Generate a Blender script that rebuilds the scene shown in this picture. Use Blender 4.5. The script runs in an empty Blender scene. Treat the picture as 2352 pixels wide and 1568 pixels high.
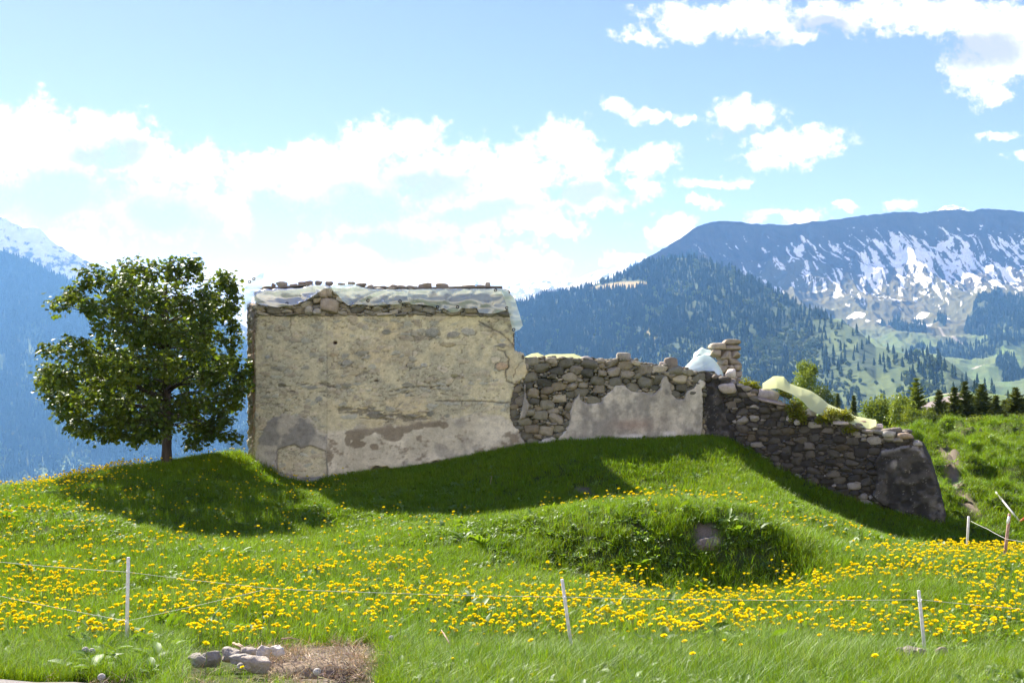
import bpy, bmesh, math, random
import numpy as np
from mathutils import Vector, Matrix, Euler

random.seed(11)
RNG = np.random.default_rng(7)
R = math.radians
scn = bpy.context.scene
COL = scn.collection

# ---------------------------------------------------------------- camera
FPX = 2522.0                      # focal length, in pixels of a 2352 x 1568 view
CX, CY = 1176.0, 784.0
EYE = 1.72
PITCH = math.atan(146.0 / FPX)
_cp, _sp = math.cos(PITCH), math.sin(PITCH)


def ray(px, py):
    a = (np.asarray(px, float) - CX) / FPX
    b = (CY - np.asarray(py, float)) / FPX
    return a, _cp - b * _sp, _sp + b * _cp


def P(px, py, d):
    """the world point seen at (px, py) of the photograph at distance d along +Y"""
    x, y, z = ray(px, py)
    return Vector((float(x / y * d), float(d), float(EYE + z / y * d)))


def Pn(px, py, d):
    x, y, z = ray(px, py)
    return x / y * d, np.asarray(d, float) + 0 * x, EYE + z / y * d


def proj(X, Y, Z):
    X = np.asarray(X, float); Y = np.asarray(Y, float); Z = np.asarray(Z, float) - EYE
    dep = Y * _cp + Z * _sp
    up = -Y * _sp + Z * _cp
    return CX + FPX * X / dep, CY - FPX * up / dep


cam_d = bpy.data.cameras.new('camera')
cam_d.sensor_width = 36.0
cam_d.lens = 36.0 * FPX / 2352.0
cam_d.clip_start = 0.1
cam_d.clip_end = 60000
cam = bpy.data.objects.new('camera', cam_d)
cam.location = (0, 0, EYE)
cam.rotation_euler = (math.pi / 2 + PITCH, 0, 0)
COL.objects.link(cam)
scn.camera = cam

# ---------------------------------------------------------------- noise (numpy)


def _hash(ix, iy, iz, seed):
    h = (ix.astype(np.int64) * 374761393 + iy.astype(np.int64) * 668265263 + iz.astype(np.int64) * 2147483647 + seed * 1274126177) & 0xFFFFFFFF
    h = ((h ^ (h >> 13)) * 1274126177) & 0xFFFFFFFF
    h = ((h ^ (h >> 16)) * 2246822519) & 0xFFFFFFFF
    return ((h ^ (h >> 15)) & 0xFFFFFF) / float(0xFFFFFF)


def vn(x, y, z=0.0, seed=0):
    x = np.asarray(x, float); y = np.asarray(y, float); z = np.asarray(z, float) + 0 * x
    y = y + 0 * x
    ix, iy, iz = np.floor(x), np.floor(y), np.floor(z)
    fx, fy, fz = x - ix, y - iy, z - iz
    fx = fx * fx * (3 - 2 * fx); fy = fy * fy * (3 - 2 * fy); fz = fz * fz * (3 - 2 * fz)
    r = 0
    for a in (0, 1):
        for b in (0, 1):
            for c in (0, 1):
                w = (fx if a else 1 - fx) * (fy if b else 1 - fy) * (fz if c else 1 - fz)
                r = r + w * _hash(ix + a, iy + b, iz + c, seed)
    return r


def fbm(x, y, z=0.0, oct=4, seed=0, rough=0.5):
    s, a, t, f = 0, 1.0, 0, 1.0
    for o in range(oct):
        s = s + a * vn(np.asarray(x) * f + 17.3 * o, np.asarray(y) * f + 5.1 * o, np.asarray(z) * f, seed + o)
        t += a; a *= rough; f *= 2.03
    return s / t


def ridged(x, y, z=0.0, oct=4, seed=0):
    s, a, t, f = 0, 1.0, 0, 1.0
    for o in range(oct):
        n = 1 - abs(2 * vn(np.asarray(x) * f, np.asarray(y) * f, np.asarray(z) * f, seed + o) - 1)
        s = s + a * n * n; t += a; a *= 0.5; f *= 2.07
    return s / t


def sstep(a, b, x):
    t = np.clip((np.asarray(x, float) - a) / (b - a), 0, 1)
    return t * t * (3 - 2 * t)


def inpoly(x, y, poly):
    x = np.asarray(x, float); y = np.asarray(y, float)
    r = np.zeros(np.broadcast(x, y).shape, bool)
    n = len(poly)
    for i in range(n):
        x1, y1 = poly[i]; x2, y2 = poly[(i + 1) % n]
        if y1 == y2:
            continue
        c = ((y1 > y) != (y2 > y)) & (x < (x2 - x1) * (y - y1) / (y2 - y1) + x1)
        r ^= c
    return r


def dline(x, y, pts):
    """distance to a polyline"""
    best = None
    for (x1, y1), (x2, y2) in zip(pts[:-1], pts[1:]):
        dx, dy = x2 - x1, y2 - y1
        t = np.clip(((x - x1) * dx + (y - y1) * dy) / (dx * dx + dy * dy + 1e-9), 0, 1)
        d = np.hypot(x - x1 - t * dx, y - y1 - t * dy)
        best = d if best is None else np.minimum(best, d)
    return best


def sdpoly(x, y, poly):
    d = dline(x, y, list(poly) + [poly[0]])
    return np.where(inpoly(x, y, poly), -d, d)

# ---------------------------------------------------------------- objects


def tag(o, label=None, cat=None, group=None, kind=None):
    if label: o['label'] = label
    if cat: o['category'] = cat
    if group: o['group'] = group
    if kind: o['kind'] = kind
    return o


def link(name, me, mat=None, parent=None, loc=None):
    o = bpy.data.objects.new(name, me)
    COL.objects.link(o)
    if mat is not None and me is not None:
        for m in (mat if isinstance(mat, (list, tuple)) else [mat]):
            me.materials.append(m)
    if parent is not None:
        o.parent = parent
        if loc is None and parent.location.length > 0:
            o.matrix_parent_inverse = Matrix.Translation(-parent.location)
    if loc is not None:
        o.location = loc
    return o


def empty(name, loc, label, cat, group=None):
    o = bpy.data.objects.new(name, None)
    COL.objects.link(o)
    o.location = loc
    o.empty_display_size = 0.2
    return tag(o, label, cat, group)


class MB:
    """collects vertices, faces, per-vertex colours"""

    def __init__(s):
        s.v = []; s.f = []; s.c = []; s.m = []

    def add(s, vs, fs, col=None, mi=0):
        b = len(s.v)
        s.v.extend(vs)
        s.f.extend([tuple(i + b for i in f) for f in fs])
        s.m.extend([mi] * len(fs))
        if col is None:
            col = (1, 1, 1)
        if len(col) and isinstance(col[0], (tuple, list, np.ndarray)):
            s.c.extend(col)
        else:
            s.c.extend([col] * len(vs))

    def mesh(s, name, smooth=True):
        return mk(name, s.v, s.f, s.c, smooth, s.m)

    def build(s, name, mat, parent=None, smooth=True, loc=None):
        return link(name, s.mesh(name, smooth), mat, parent, loc)


def mk(name, v, f, col=None, smooth=True, mi=None):
    me = bpy.data.meshes.new(name)
    v = np.asarray([tuple(p) for p in v] if not isinstance(v, np.ndarray) else v, dtype=np.float32)
    if isinstance(f, np.ndarray):
        nf, k = f.shape
        me.vertices.add(len(v)); me.vertices.foreach_set('co', v.ravel())
        me.loops.add(nf * k); me.loops.foreach_set('vertex_index', f.ravel().astype(np.int32))
        me.polygons.add(nf)
        me.polygons.foreach_set('loop_start', (np.arange(nf) * k).astype(np.int32))
        me.polygons.foreach_set('loop_total', np.full(nf, k, dtype=np.int32))
        me.update(calc_edges=True)
    else:
        me.from_pydata([tuple(map(float, p)) for p in v], [], f)
    if col is not None:
        a = me.attributes.new('Col', 'FLOAT_COLOR', 'POINT')
        c = np.asarray(col, dtype=np.float32)
        if c.shape[1] == 3:
            c = np.concatenate([c, np.ones((len(c), 1), np.float32)], 1)
        a.data.foreach_set('color', c.ravel())
    if mi is not None and len(mi) and max(mi) > 0:
        me.polygons.foreach_set('material_index', np.asarray(mi, dtype=np.int32))
    if smooth:
        me.polygons.foreach_set('use_smooth', np.ones(len(me.polygons), bool))
    me.update()
    return me


def gridfaces(nu, nv, keep=None):
    """faces of a grid whose vertex (i, j) has index i*nv + j"""
    i, j = np.meshgrid(np.arange(nu - 1), np.arange(nv - 1), indexing='ij')
    a = (i * nv + j)
    f = np.stack([a, a + nv, a + nv + 1, a + 1], -1).reshape(-1, 4)
    if keep is not None:
        f = f[keep.ravel()]
    return f


def tube(pts, rad, n=6, cap=True):
    """vertices and faces of a tapering tube through pts"""
    pts = [Vector(p) for p in pts]
    if not isinstance(rad, (list, tuple)):
        rad = [rad] * len(pts)
    vs, fs = [], []
    up = Vector((0.13, 0.31, 1)).normalized()
    for i, p in enumerate(pts):
        d = (pts[min(i + 1, len(pts) - 1)] - pts[max(i - 1, 0)])
        d = d.normalized() if d.length > 1e-9 else Vector((0, 0, 1))
        a = d.cross(up)
        if a.length < 0.05:
            a = d.cross(Vector((1, 0, 0)))
        a.normalize(); b = a.cross(d)
        for k in range(n):
            t = 2 * math.pi * k / n
            vs.append(p + (a * math.cos(t) + b * math.sin(t)) * rad[i])
    for i in range(len(pts) - 1):
        for k in range(n):
            fs.append((i * n + k, i * n + (k + 1) % n, (i + 1) * n + (k + 1) % n, (i + 1) * n + k))
    if cap:
        fs.append(tuple(range(n - 1, -1, -1)))
        fs.append(tuple((len(pts) - 1) * n + k for k in range(n)))
    return vs, fs


_ICO = {}


def ico(sub):
    if sub not in _ICO:
        bm = bmesh.new()
        bmesh.ops.create_icosphere(bm, subdivisions=sub, radius=1)
        bm.verts.ensure_lookup_table()
        _ICO[sub] = (np.array([v.co[:] for v in bm.verts]), [tuple(v.index for v in f.verts) for f in bm.faces])
        bm.free()
    return _ICO[sub]


def rock(size, seed, sub=3, boxy=0.45, rough=0.16, rot=None):
    """an uneven fieldstone: superellipsoid with facets and noise"""
    v, f = ico(sub)
    v = v.copy()
    p = 2 + 4 * boxy
    n = (np.abs(v) ** p).sum(1) ** (-1 / p)
    v = v * n[:, None]
    rr = np.random.default_rng(seed)
    for _ in range(5):                                    # broken facets
        d = rr.normal(size=3); d /= np.linalg.norm(d)
        h = rr.uniform(0.72, 0.98)
        s = v @ d
        v -= np.clip(s - h, 0, None)[:, None] * d * 0.85
    o = rr.uniform(0, 50, 3)
    nz = fbm(v[:, 0] * 1.6 + o[0], v[:, 1] * 1.6 + o[1], v[:, 2] * 1.6 + o[2], 3, seed % 97) - 0.5
    v = v * (1 + 2 * rough * nz)[:, None]
    v = v * np.array(size) / 2
    if rot is not None:
        v = v @ np.array(Euler(rot).to_matrix()).T
    return v, f

# ---------------------------------------------------------------- materials


class NT:
    def __init__(s, name, world=False):
        if world:
            s.owner = bpy.data.worlds.new(name)
        else:
            s.owner = bpy.data.materials.new(name)
        s.owner.use_nodes = True
        s.t = s.owner.node_tree
        s.t.nodes.clear()
        s.out = s.t.nodes.new('ShaderNodeOutputWorld' if world else 'ShaderNodeOutputMaterial')

    def n(s, typ, _in=None, **kw):
        nd = s.t.nodes.new(typ)
        for k, v in kw.items():
            setattr(nd, k, v)
        for k, v in (_in or {}).items():
            sock = nd.inputs[k]
            if isinstance(v, bpy.types.NodeSocket):
                s.t.links.new(v, sock)
            else:
                if isinstance(v, tuple) and len(v) == 3 and sock.type == 'RGBA':
                    v = v + (1,)
                sock.default_value = v
        return nd

    def math(s, op, a, b=0.0, c=None, clamp=False):
        nd = s.t.nodes.new('ShaderNodeMath'); nd.operation = op; nd.use_clamp = clamp
        for i, v in enumerate((a, b) if c is None else (a, b, c)):
            if isinstance(v, bpy.types.NodeSocket):
                s.t.links.new(v, nd.inputs[i])
            else:
                nd.inputs[i].default_value = v
        return nd.outputs[0]

    def vm(s, op, a, b=None, c=None):
        nd = s.t.nodes.new('ShaderNodeVectorMath'); nd.operation = op
        for i, v in enumerate((a, b, c)):
            if v is None: continue
            if isinstance(v, bpy.types.NodeSocket):
                s.t.links.new(v, nd.inputs[i])
            else:
                nd.inputs[i].default_value = v
        return nd.outputs['Value'] if op in ('LENGTH', 'DOT_PRODUCT', 'DISTANCE') else nd.outputs['Vector']

    def mix(s, fac, a, b, mode='MIX'):
        nd = s.t.nodes.new('ShaderNodeMix'); nd.data_type = 'RGBA'; nd.blend_type = mode
        for k, v in ((0, fac), (6, a), (7, b)):
            if isinstance(v, bpy.types.NodeSocket):
                s.t.links.new(v, nd.inputs[k])
            else:
                nd.inputs[k].default_value = (v + (1,)) if isinstance(v, tuple) and len(v) == 3 else v
        return nd.outputs[2]

    def noise(s, scale, detail=4, rough=0.55, vec=None, dist=0.0):
        nd = s.n('ShaderNodeTexNoise', {'Scale': scale, 'Detail': detail, 'Roughness': rough, 'Distortion': dist})
        if vec is None:
            vec = s.coord()
        s.t.links.new(vec, nd.inputs['Vector'])
        return nd.outputs[0]

    def coord(s, what='Object'):
        if not hasattr(s, '_tc'):
            s._tc = s.t.nodes.new('ShaderNodeTexCoord')
        return s._tc.outputs[what]

    def ramp(s, fac, stops):
        nd = s.t.nodes.new('ShaderNodeValToRGB')
        e = nd.color_ramp.elements
        while len(e) < len(stops): e.new(0.5)
        for k, (p, c) in enumerate(stops):
            e[k].position = p
            e[k].color = (c if isinstance(c, tuple) else (c, c, c)) + (1,)
        s.t.links.new(fac, nd.inputs[0])
        return nd.outputs[0]

    def attr(s, name='Col'):
        return s.n('ShaderNodeAttribute', attribute_name=name).outputs['Color']

    def bump(s, height, strength=0.5, dist=0.02):
        return s.n('ShaderNodeBump', {'Height': height, 'Strength': strength, 'Distance': dist}).outputs[0]

    def pbsdf(s, col, rough=0.8, normal=None, spec=0.3, **kw):
        d = {'Base Color': col, 'Roughness': rough, 'Specular IOR Level': spec}
        if normal is not None: d['Normal'] = normal
        d.update(kw)
        return s.n('ShaderNodeBsdfPrincipled', d).outputs[0]

    def done(s, surf=None, vol=None):
        if surf is not None: s.t.links.new(surf, s.out.inputs['Surface'])
        if vol is not None: s.t.links.new(vol, s.out.inputs['Volume'])
        return s.owner


def mat_vcol(name, rough=0.9, n1=14.0, n2=90.0, amt=0.35, bump=0.6, bdist=0.02, spec=0.25):
    """colour from the mesh, broken up by two noises, with a rough bump"""
    m = NT(name)
    a = m.noise(n1, 5, 0.6); b = m.noise(n2, 4, 0.65)
    f = m.math('ADD', m.math('MULTIPLY', a, 0.55), m.math('MULTIPLY', b, 0.45))
    f = m.math('MULTIPLY_ADD', m.math('SUBTRACT', f, 0.5), 3.2 * amt, 1.0)
    c = m.vm('SCALE', m.attr())
    m.t.links.new(f, c.node.inputs['Scale'])
    nb = m.bump(f, bump, bdist)
    return m.done(m.pbsdf(c, rough, nb, spec))


def mat_leaf(name, col, col2, trans=0.45, gloss=0.12, rough=0.45, scale=None, spread=0.5):
    """leaf or blade: diffuse + light coming through + a weak sheen; tint varies per instance and through space"""
    m = NT(name)
    rnd = m.n('ShaderNodeObjectInfo').outputs['Random']
    fac = m.math('MULTIPLY', rnd, spread)
    if scale:
        geo = m.n('ShaderNodeNewGeometry').outputs['Position']
        nz = m.noise(scale, 3, 0.6, geo)
        fac = m.math('ADD', fac, m.math('MULTIPLY', m.math('SUBTRACT', nz, 0.3), 1.2), clamp=True)
    c = m.mix(fac, col, col2)
    ca = m.mix(1.0, c, m.attr(), 'MULTIPLY')
    d = m.n('ShaderNodeBsdfDiffuse', {'Color': ca}).outputs[0]
    tcol = m.mix(1.0, ca, (1.35, 1.25, 0.55), 'MULTIPLY')
    t = m.n('ShaderNodeBsdfTranslucent', {'Color': tcol}).outputs[0]
    s = m.n('ShaderNodeMixShader', {0: trans, 1: d, 2: t}).outputs[0]
    g = m.n('ShaderNodeBsdfGlossy', {'Color': (0.9, 0.95, 1.0), 'Roughness': rough}).outputs[0]
    lw = m.n('ShaderNodeLayerWeight', {'Blend': 0.35}).outputs['Fresnel']
    s = m.n('ShaderNodeMixShader', {0: m.math('MULTIPLY', lw, gloss * 0.22), 1: s, 2: g}).outputs[0]
    return m.done(s)


def scatter(name, verts, rot, scl, sources, idx=None, mat=None):
    """one object whose geometry nodes set a source mesh on each of its points"""
    me = bpy.data.meshes.new(name)
    n = len(verts)
    me.vertices.add(n)
    me.vertices.foreach_set('co', np.asarray(verts, np.float32).ravel())
    a = me.attributes.new('rot', 'FLOAT_VECTOR', 'POINT'); a.data.foreach_set('vector', np.asarray(rot, np.float32).ravel())
    a = me.attributes.new('scl', 'FLOAT_VECTOR', 'POINT')
    scl = np.asarray(scl, np.float32)
    if scl.ndim == 1: scl = np.repeat(scl[:, None], 3, 1)
    a.data.foreach_set('vector', scl.ravel())
    if idx is None: idx = RNG.integers(0, len(sources), n)
    a = me.attributes.new('idx', 'INT', 'POINT'); a.data.foreach_set('value', np.asarray(idx, np.int32))
    o = link(name, me)
    ng = bpy.data.node_groups.new(name + '_nodes', 'GeometryNodeTree')
    ng.interface.new_socket('Geometry', in_out='INPUT', socket_type='NodeSocketGeometry')
    ng.interface.new_socket('Geometry', in_out='OUTPUT', socket_type='NodeSocketGeometry')
    gi = ng.nodes.new('NodeGroupInput'); go = ng.nodes.new('NodeGroupOutput')
    ip = ng.nodes.new('GeometryNodeInstanceOnPoints')
    join = ng.nodes.new('GeometryNodeJoinGeometry')
    for so in sources:
        oi = ng.nodes.new('GeometryNodeObjectInfo'); oi.inputs['Object'].default_value = so
        g2 = ng.nodes.new('GeometryNodeGeometryToInstance')
        ng.links.new(oi.outputs['Geometry'], g2.inputs[0]); ng.links.new(g2.outputs[0], join.inputs[0])

    def named(att, t):
        nd = ng.nodes.new('GeometryNodeInputNamedAttribute'); nd.data_type = t
        nd.inputs['Name'].default_value = att
        return nd.outputs['Attribute']
    e2r = ng.nodes.new('FunctionNodeEulerToRotation')
    ng.links.new(named('rot', 'FLOAT_VECTOR'), e2r.inputs[0])
    ng.links.new(gi.outputs[0], ip.inputs['Points'])
    ng.links.new(join.outputs[0], ip.inputs['Instance'])
    ip.inputs['Pick Instance'].default_value = True
    ng.links.new(named('idx', 'INT'), ip.inputs['Instance Index'])
    ng.links.new(e2r.outputs[0], ip.inputs['Rotation'])
    ng.links.new(named('scl', 'FLOAT_VECTOR'), ip.inputs['Scale'])
    ng.links.new(ip.outputs[0], go.inputs[0])
    md = o.modifiers.new('scatter', 'NODES'); md.node_group = ng
    return o


def source(name, mb, mat, smooth=True):
    """a mesh object kept out of the scene, only set down through scatter()"""
    me = mb.mesh(name, smooth)
    me.materials.append(mat)
    return bpy.data.objects.new(name, me)
# ================================================================ light, sky
SUN_DIR = Vector((-2.5, 4.1, 4.2)).normalized()     # towards the sun: behind the ruin, to the left
SUN_EL = math.asin(SUN_DIR.z)
SUN_AZ = math.atan2(SUN_DIR.x, SUN_DIR.y)           # from +Y, clockwise positive
sl = bpy.data.lights.new('sun', 'SUN')
sl.energy = 5.0
sl.angle = R(0.53)
sl.color = (1.0, 0.95, 0.87)
so = bpy.data.objects.new('sun', sl)
so.rotation_euler = SUN_DIR.to_track_quat('Z', 'Y').to_euler()
so.location = (-20, 30, 40)
COL.objects.link(so)

CLOUDS = [  # centre and half axes, as pixels of the view, turned into directions below
    (80, 275, 130, 62), (10, 310, 150, 75), (240, 285, 110, 58), (150, 345, 200, 80), (330, 360, 130, 60), (430, 390, 130, 66),
    (110, 450, 270, 110), (380, 480, 230, 95), (60, 560, 240, 50), (850, 335, 150, 72), (950, 318, 105, 58), (620, 400, 120, 66), (730, 360, 110, 50),
    (780, 420, 260, 100), (1000, 400, 180, 90), (1170, 390, 150, 92), (1310, 355, 110, 85), (1350, 440, 110, 50),
    (1500, 370, 80, 48), (1490, 432, 62, 42), (920, 545, 240, 85), (1150, 480, 240, 80), (1000, 625, 340, 62), (1250, 520, 120, 36),
    (1210, 605, 110, 50), (820, 590, 150, 60), (520, 632, 110, 34), (185, 585, 50, 16), (1420, 235, 55, 27), (1490, 262, 70, 22), (1572, 275, 45, 12),
    (1720, 272, 105, 48), (1830, 328, 140, 42), (1770, 372, 90, 34), (1650, 415, 80, 20), (1620, 465, 40, 20), (1480, 82, 110, 24), (1680, 40, 240, 50), (2120, 30, 200, 60), (2300, 110, 150, 100),
    (1600, 65, 130, 42), (1730, 55, 150, 50), (1815, 88, 60, 26), (1900, 40, 150, 42), (2010, 25, 110, 40), (2170, 45, 150, 55),
    (2310, 60, 160, 90), (2250, 170, 105, 66), (2290, 225, 58, 28), (2305, 312, 66, 15), (2350, 367, 45, 11), (2080, 470, 48, 20),
    (1935, 482, 48, 13), (1815, 500, 105, 20), (1540, 532, 82, 46), (1450, 597, 65, 22), (1700, 520, 60, 16), (-300, 300, 300, 90), (2700, 200, 260, 120),
    (2050, -90, 500, 70), (-500, 560, 400, 60)]


CLOUD_SHADE = [(120, 450, 240, 75), (380, 500, 210, 80), (250, 350, 120, 30), (620, 480, 120, 60), (820, 470, 170, 60), (980, 420, 130, 45), (920, 560, 160, 35), (1120, 490, 150, 35),
               (1900, 60, 90, 22), (2250, 120, 120, 50), (1730, 100, 130, 20), (1700, 305, 80, 14), (1330, 440, 90, 25)]


def make_world():
    w = NT('World', world=True)
    sky = w.n('ShaderNodeTexSky', sky_type='NISHITA', sun_disc=False)
    sky.sun_elevation = SUN_EL
    sky.sun_rotation = SUN_AZ
    sky.altitude = 1000
    sky.air_density = 1.0
    sky.dust_density = 0.3
    sky.ozone_density = 1.6
    d = w.coord('Generated')
    sep = w.n('ShaderNodeSeparateXYZ', {0: d})
    yy = w.math('MAXIMUM', sep.outputs[1], 0.03)
    u = w.math('DIVIDE', sep.outputs[0], yy)
    v = w.math('DIVIDE', sep.outputs[2], yy)
    uv = w.n('ShaderNodeCombineXYZ', {0: u, 1: v, 2: 0.0}).outputs[0]
    # edges torn by noise: shift the lookup as well as the level
    wob = w.n('ShaderNodeTexNoise', {'Vector': uv, 'Scale': 22.0, 'Detail': 5.0, 'Roughness': 0.6}).outputs['Color']
    wuv = w.vm('ADD', uv, w.vm('MULTIPLY', w.vm('SUBTRACT', wob, (0.5, 0.5, 0.5)), (0.065, 0.045, 0.0)))
    field = None; lit = None
    for (px, py, rx, ry) in CLOUDS:
        a, b, c = ray(px, py)
        cu, cv = float(a / b), float(c / b)
        su, sv = FPX / rx, FPX / ry
        q = w.vm('MULTIPLY_ADD', wuv, (su, sv, 0), (-cu * su, -cv * sv, 0))
        f = w.math('SUBTRACT', 1.0, w.vm('LENGTH', q))
        field = f if field is None else w.math('SMOOTH_MAX', field, f, 0.22)
    fb = w.n('ShaderNodeTexNoise', {'Vector': uv, 'Scale': 34.0, 'Detail': 10.0, 'Roughness': 0.68}).outputs[0]
    fb2 = w.n('ShaderNodeTexNoise', {'Vector': uv, 'Scale': 9.0, 'Detail': 6.0, 'Roughness': 0.55, 'Distortion': 0.4}).outputs[0]
    fb3 = w.n('ShaderNodeTexNoise', {'Vector': uv, 'Scale': 95.0, 'Detail': 8.0, 'Roughness': 0.7}).outputs[0]
    field = w.math('ADD', field, w.math('MULTIPLY', w.math('SUBTRACT', fb3, 0.5), 1.5))
    lev = w.math('ADD', field, w.math('MULTIPLY', w.math('SUBTRACT', fb, 0.495), 2.1))
    dens = w.n('ShaderNodeMapRange', {0: lev, 1: 0.0, 2: 0.62, 3: 0.0, 4: 1.0}, interpolation_type='SMOOTHSTEP').outputs[0]
    dens = w.math('MULTIPLY', dens, w.math('GREATER_THAN', sep.outputs[1], 0.05))
    # unseen cloud bank behind the viewer, added as fill for the shaded wall face
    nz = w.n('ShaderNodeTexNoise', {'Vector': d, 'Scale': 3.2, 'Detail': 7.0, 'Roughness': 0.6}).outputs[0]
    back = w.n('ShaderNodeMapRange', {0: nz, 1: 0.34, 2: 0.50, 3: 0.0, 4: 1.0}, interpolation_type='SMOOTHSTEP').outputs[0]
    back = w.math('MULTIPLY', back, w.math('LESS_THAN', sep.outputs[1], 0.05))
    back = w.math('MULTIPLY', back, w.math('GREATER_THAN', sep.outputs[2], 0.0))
    back = w.math('MULTIPLY', back, w.n('ShaderNodeMapRange', {0: sep.outputs[2], 1: 0.22, 2: 0.55, 3: 1.0, 4: 0.0}, interpolation_type='SMOOTHSTEP').outputs[0])  # kept low so the added cloud lights the upright wall, not the ground
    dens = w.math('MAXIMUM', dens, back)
    under = None                                            # grey undersides
    for (px, py, rx, ry) in CLOUD_SHADE:
        a, b, c = ray(px, py)
        cu, cv = float(a / b), float(c / b)
        su, sv = FPX / rx, FPX / ry
        f = w.math('SUBTRACT', 1.0, w.vm('LENGTH', w.vm('MULTIPLY_ADD', wuv, (su, sv, 0), (-cu * su, -cv * sv, 0))))
        under = f if under is None else w.math('SMOOTH_MAX', under, f, 0.2)
    sh = w.math('ADD', w.math('MULTIPLY', under, -1.1), w.math('MULTIPLY', w.math('SUBTRACT', fb2, 0.45), 2.2))
    sh = w.math('ADD', sh, w.math('MULTIPLY', w.math('SUBTRACT', fb, 0.5), 1.0))
    shade = w.n('ShaderNodeMapRange', {0: sh, 1: -0.55, 2: 0.35, 3: 0.0, 4: 1.0}, interpolation_type='SMOOTHSTEP').outputs[0]
    ccol = w.mix(shade, CLOUD_DARK, CLOUD_LIT)
    skyc = w.mix(1.0, sky.outputs[0], SKY_TINT, 'MULTIPLY')
    ccol = w.mix(back, ccol, CLOUD_FILL)
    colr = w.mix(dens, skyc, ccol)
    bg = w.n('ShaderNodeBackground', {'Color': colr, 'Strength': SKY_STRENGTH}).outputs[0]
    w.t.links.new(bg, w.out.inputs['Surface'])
    scn.world = w.owner
    w.owner.cycles.sampling_method = 'MANUAL'
    w.owner.cycles.sample_map_resolution = 512


SKY_STRENGTH = 0.07
SKY_TINT = (0.55, 0.475, 0.95)
CLOUD_LIT = (4.9, 4.75, 4.9)
CLOUD_DARK = (2.35, 2.35, 2.75)
CLOUD_FILL = (11.2, 10.7, 10.0)      # added bright cloud behind the viewer, fill light for the wall
make_world()

# ================================================================ ground
GC = []   # control points: (X, Y, z relative to the eye)


def gp(px, py, d):
    p = P(px, py, d)
    GC.append((p.x, p.y, p.z))


def gw(X, Y, z):
    GC.append((X, Y, EYE + z))


for X in (-10, -5, 0, 5, 10):
    gw(X, -4, -1.72); gw(X, 1, -1.72); gw(X, 4.5, -1.73)
for X in (-4.5, -1.5, 1.5, 4.5): gw(X, 6.6, -1.73)
for X in (-7, -3, 0, 3, 7): gw(X, 7.6, -1.82)
for X in (-9, -4, -1, 2, 5, 9): gw(X, 9.2, -2.02)
for X in (-9, -5, -2, 1, 4, 9): gw(X, 11, -2.13)
for X in (-9, -5, -2, 1, 4, 9): gw(X, 13, -2.16)
gp(100, 1283, 15); gp(500, 1285, 15); gp(850, 1283, 15)
gp(-150, 1225, 16.4); gp(200, 1212, 16.6); gp(500, 1240, 17.6); gp(800, 1232, 17.7); gp(1000, 1216, 18.0)
gp(-100, 1170, 18.5); gp(200, 1164, 18.6); gp(480, 1168, 19.6); gp(700, 1158, 20.0); gp(950, 1186, 19.5); gp(1150, 1190, 19.5); gp(1300, 1180, 19.5)
gp(-150, 1140, 20.5); gp(0, 1138, 20.5); gp(100, 1128, 20.8); gp(200, 1111, 21.3); gp(300, 1084, 22); gp(383, 1066, 23); gp(480, 1050, 23.5)
gp(560, 1050, 24.3); gp(400, 1112, 20.6); gp(330, 1100, 21.2); gw(-9, 26.5, -2.0); gw(-7, 27.5, -1.9); gw(-13, 25, -2.9)
for (x, y, d) in ((585, 1058, 24), (640, 1091, 23.95), (700, 1112, 23.95), (750, 1103, 23.95), (860, 1090, 23.95), (1000, 1072, 23.95), (1200, 1031, 23.95),
                  (1280, 1021, 24), (1400, 1014, 23.95), (1530, 1007, 23.9), (1610, 1002, 23.8)):
    gp(x, y, d)
gp(900, 1110, 22.3); gp(1150, 1085, 22.0); gp(700, 1125, 22.6)
LOW_A, LOW_B = (4.19, 23.9), (8.45, 21.6)          # the low wall's foot, in plan
for s in (0.1, 0.25, 0.5, 0.75, 1.0):
    X, Y = LOW_A[0] + (LOW_B[0] - LOW_A[0]) * s, LOW_A[1] + (LOW_B[1] - LOW_A[1]) * s
    q = 1176 + FPX * X / Y
    gp(q, np.interp(q, [1630, 1665, 1738, 1869, 2012, 2169], [1000, 1008, 1047, 1117, 1170, 1206]), Y)
gp(1650, 1036, 22.4); gp(1500, 1052, 22.3); gp(1400, 1066, 22.0); gp(1560, 1112, 21.0); gp(1700, 1092, 20.9); gp(1300, 1130, 21.0)
gp(1500, 1154, 20.0); gp(1750, 1150, 18.9); gp(1817, 1150, 21.9); gp(1946, 1220, 20.8); gp(2107, 1262, 20.0); gp(2284, 1286, 19.0); gp(1900, 1256, 16.6); gp(2050, 1266, 17.0)
# the bank in the middle of the meadow: its edge and its foot
for (x, yt, dt, yb, db) in ((1100, 1205, 16.6, 1290, 14.4), (1250, 1192, 15.9, 1300, 14.5), (1400, 1184, 15.4, 1312, 14.4), (1550, 1182, 15.1, 1326, 14.2),
                            (1680, 1186, 15.1, 1330, 14.2), (1780, 1206, 15.2, 1330, 14.2), (1880, 1252, 15.4, 1326, 14.2)):
    gp(x, yt, dt); gp(x, yb, db)
    gp(x, yb + (yt - yb) * 0.55, db + (dt - db) * 0.42)
gp(2000, 1292, 14.6); gp(2100, 1278, 15.4); gp(2250, 1280, 16); gp(2320, 1292, 15.0); gp(2221, 1275, 18.0); gp(2450, 1290, 16)
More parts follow.
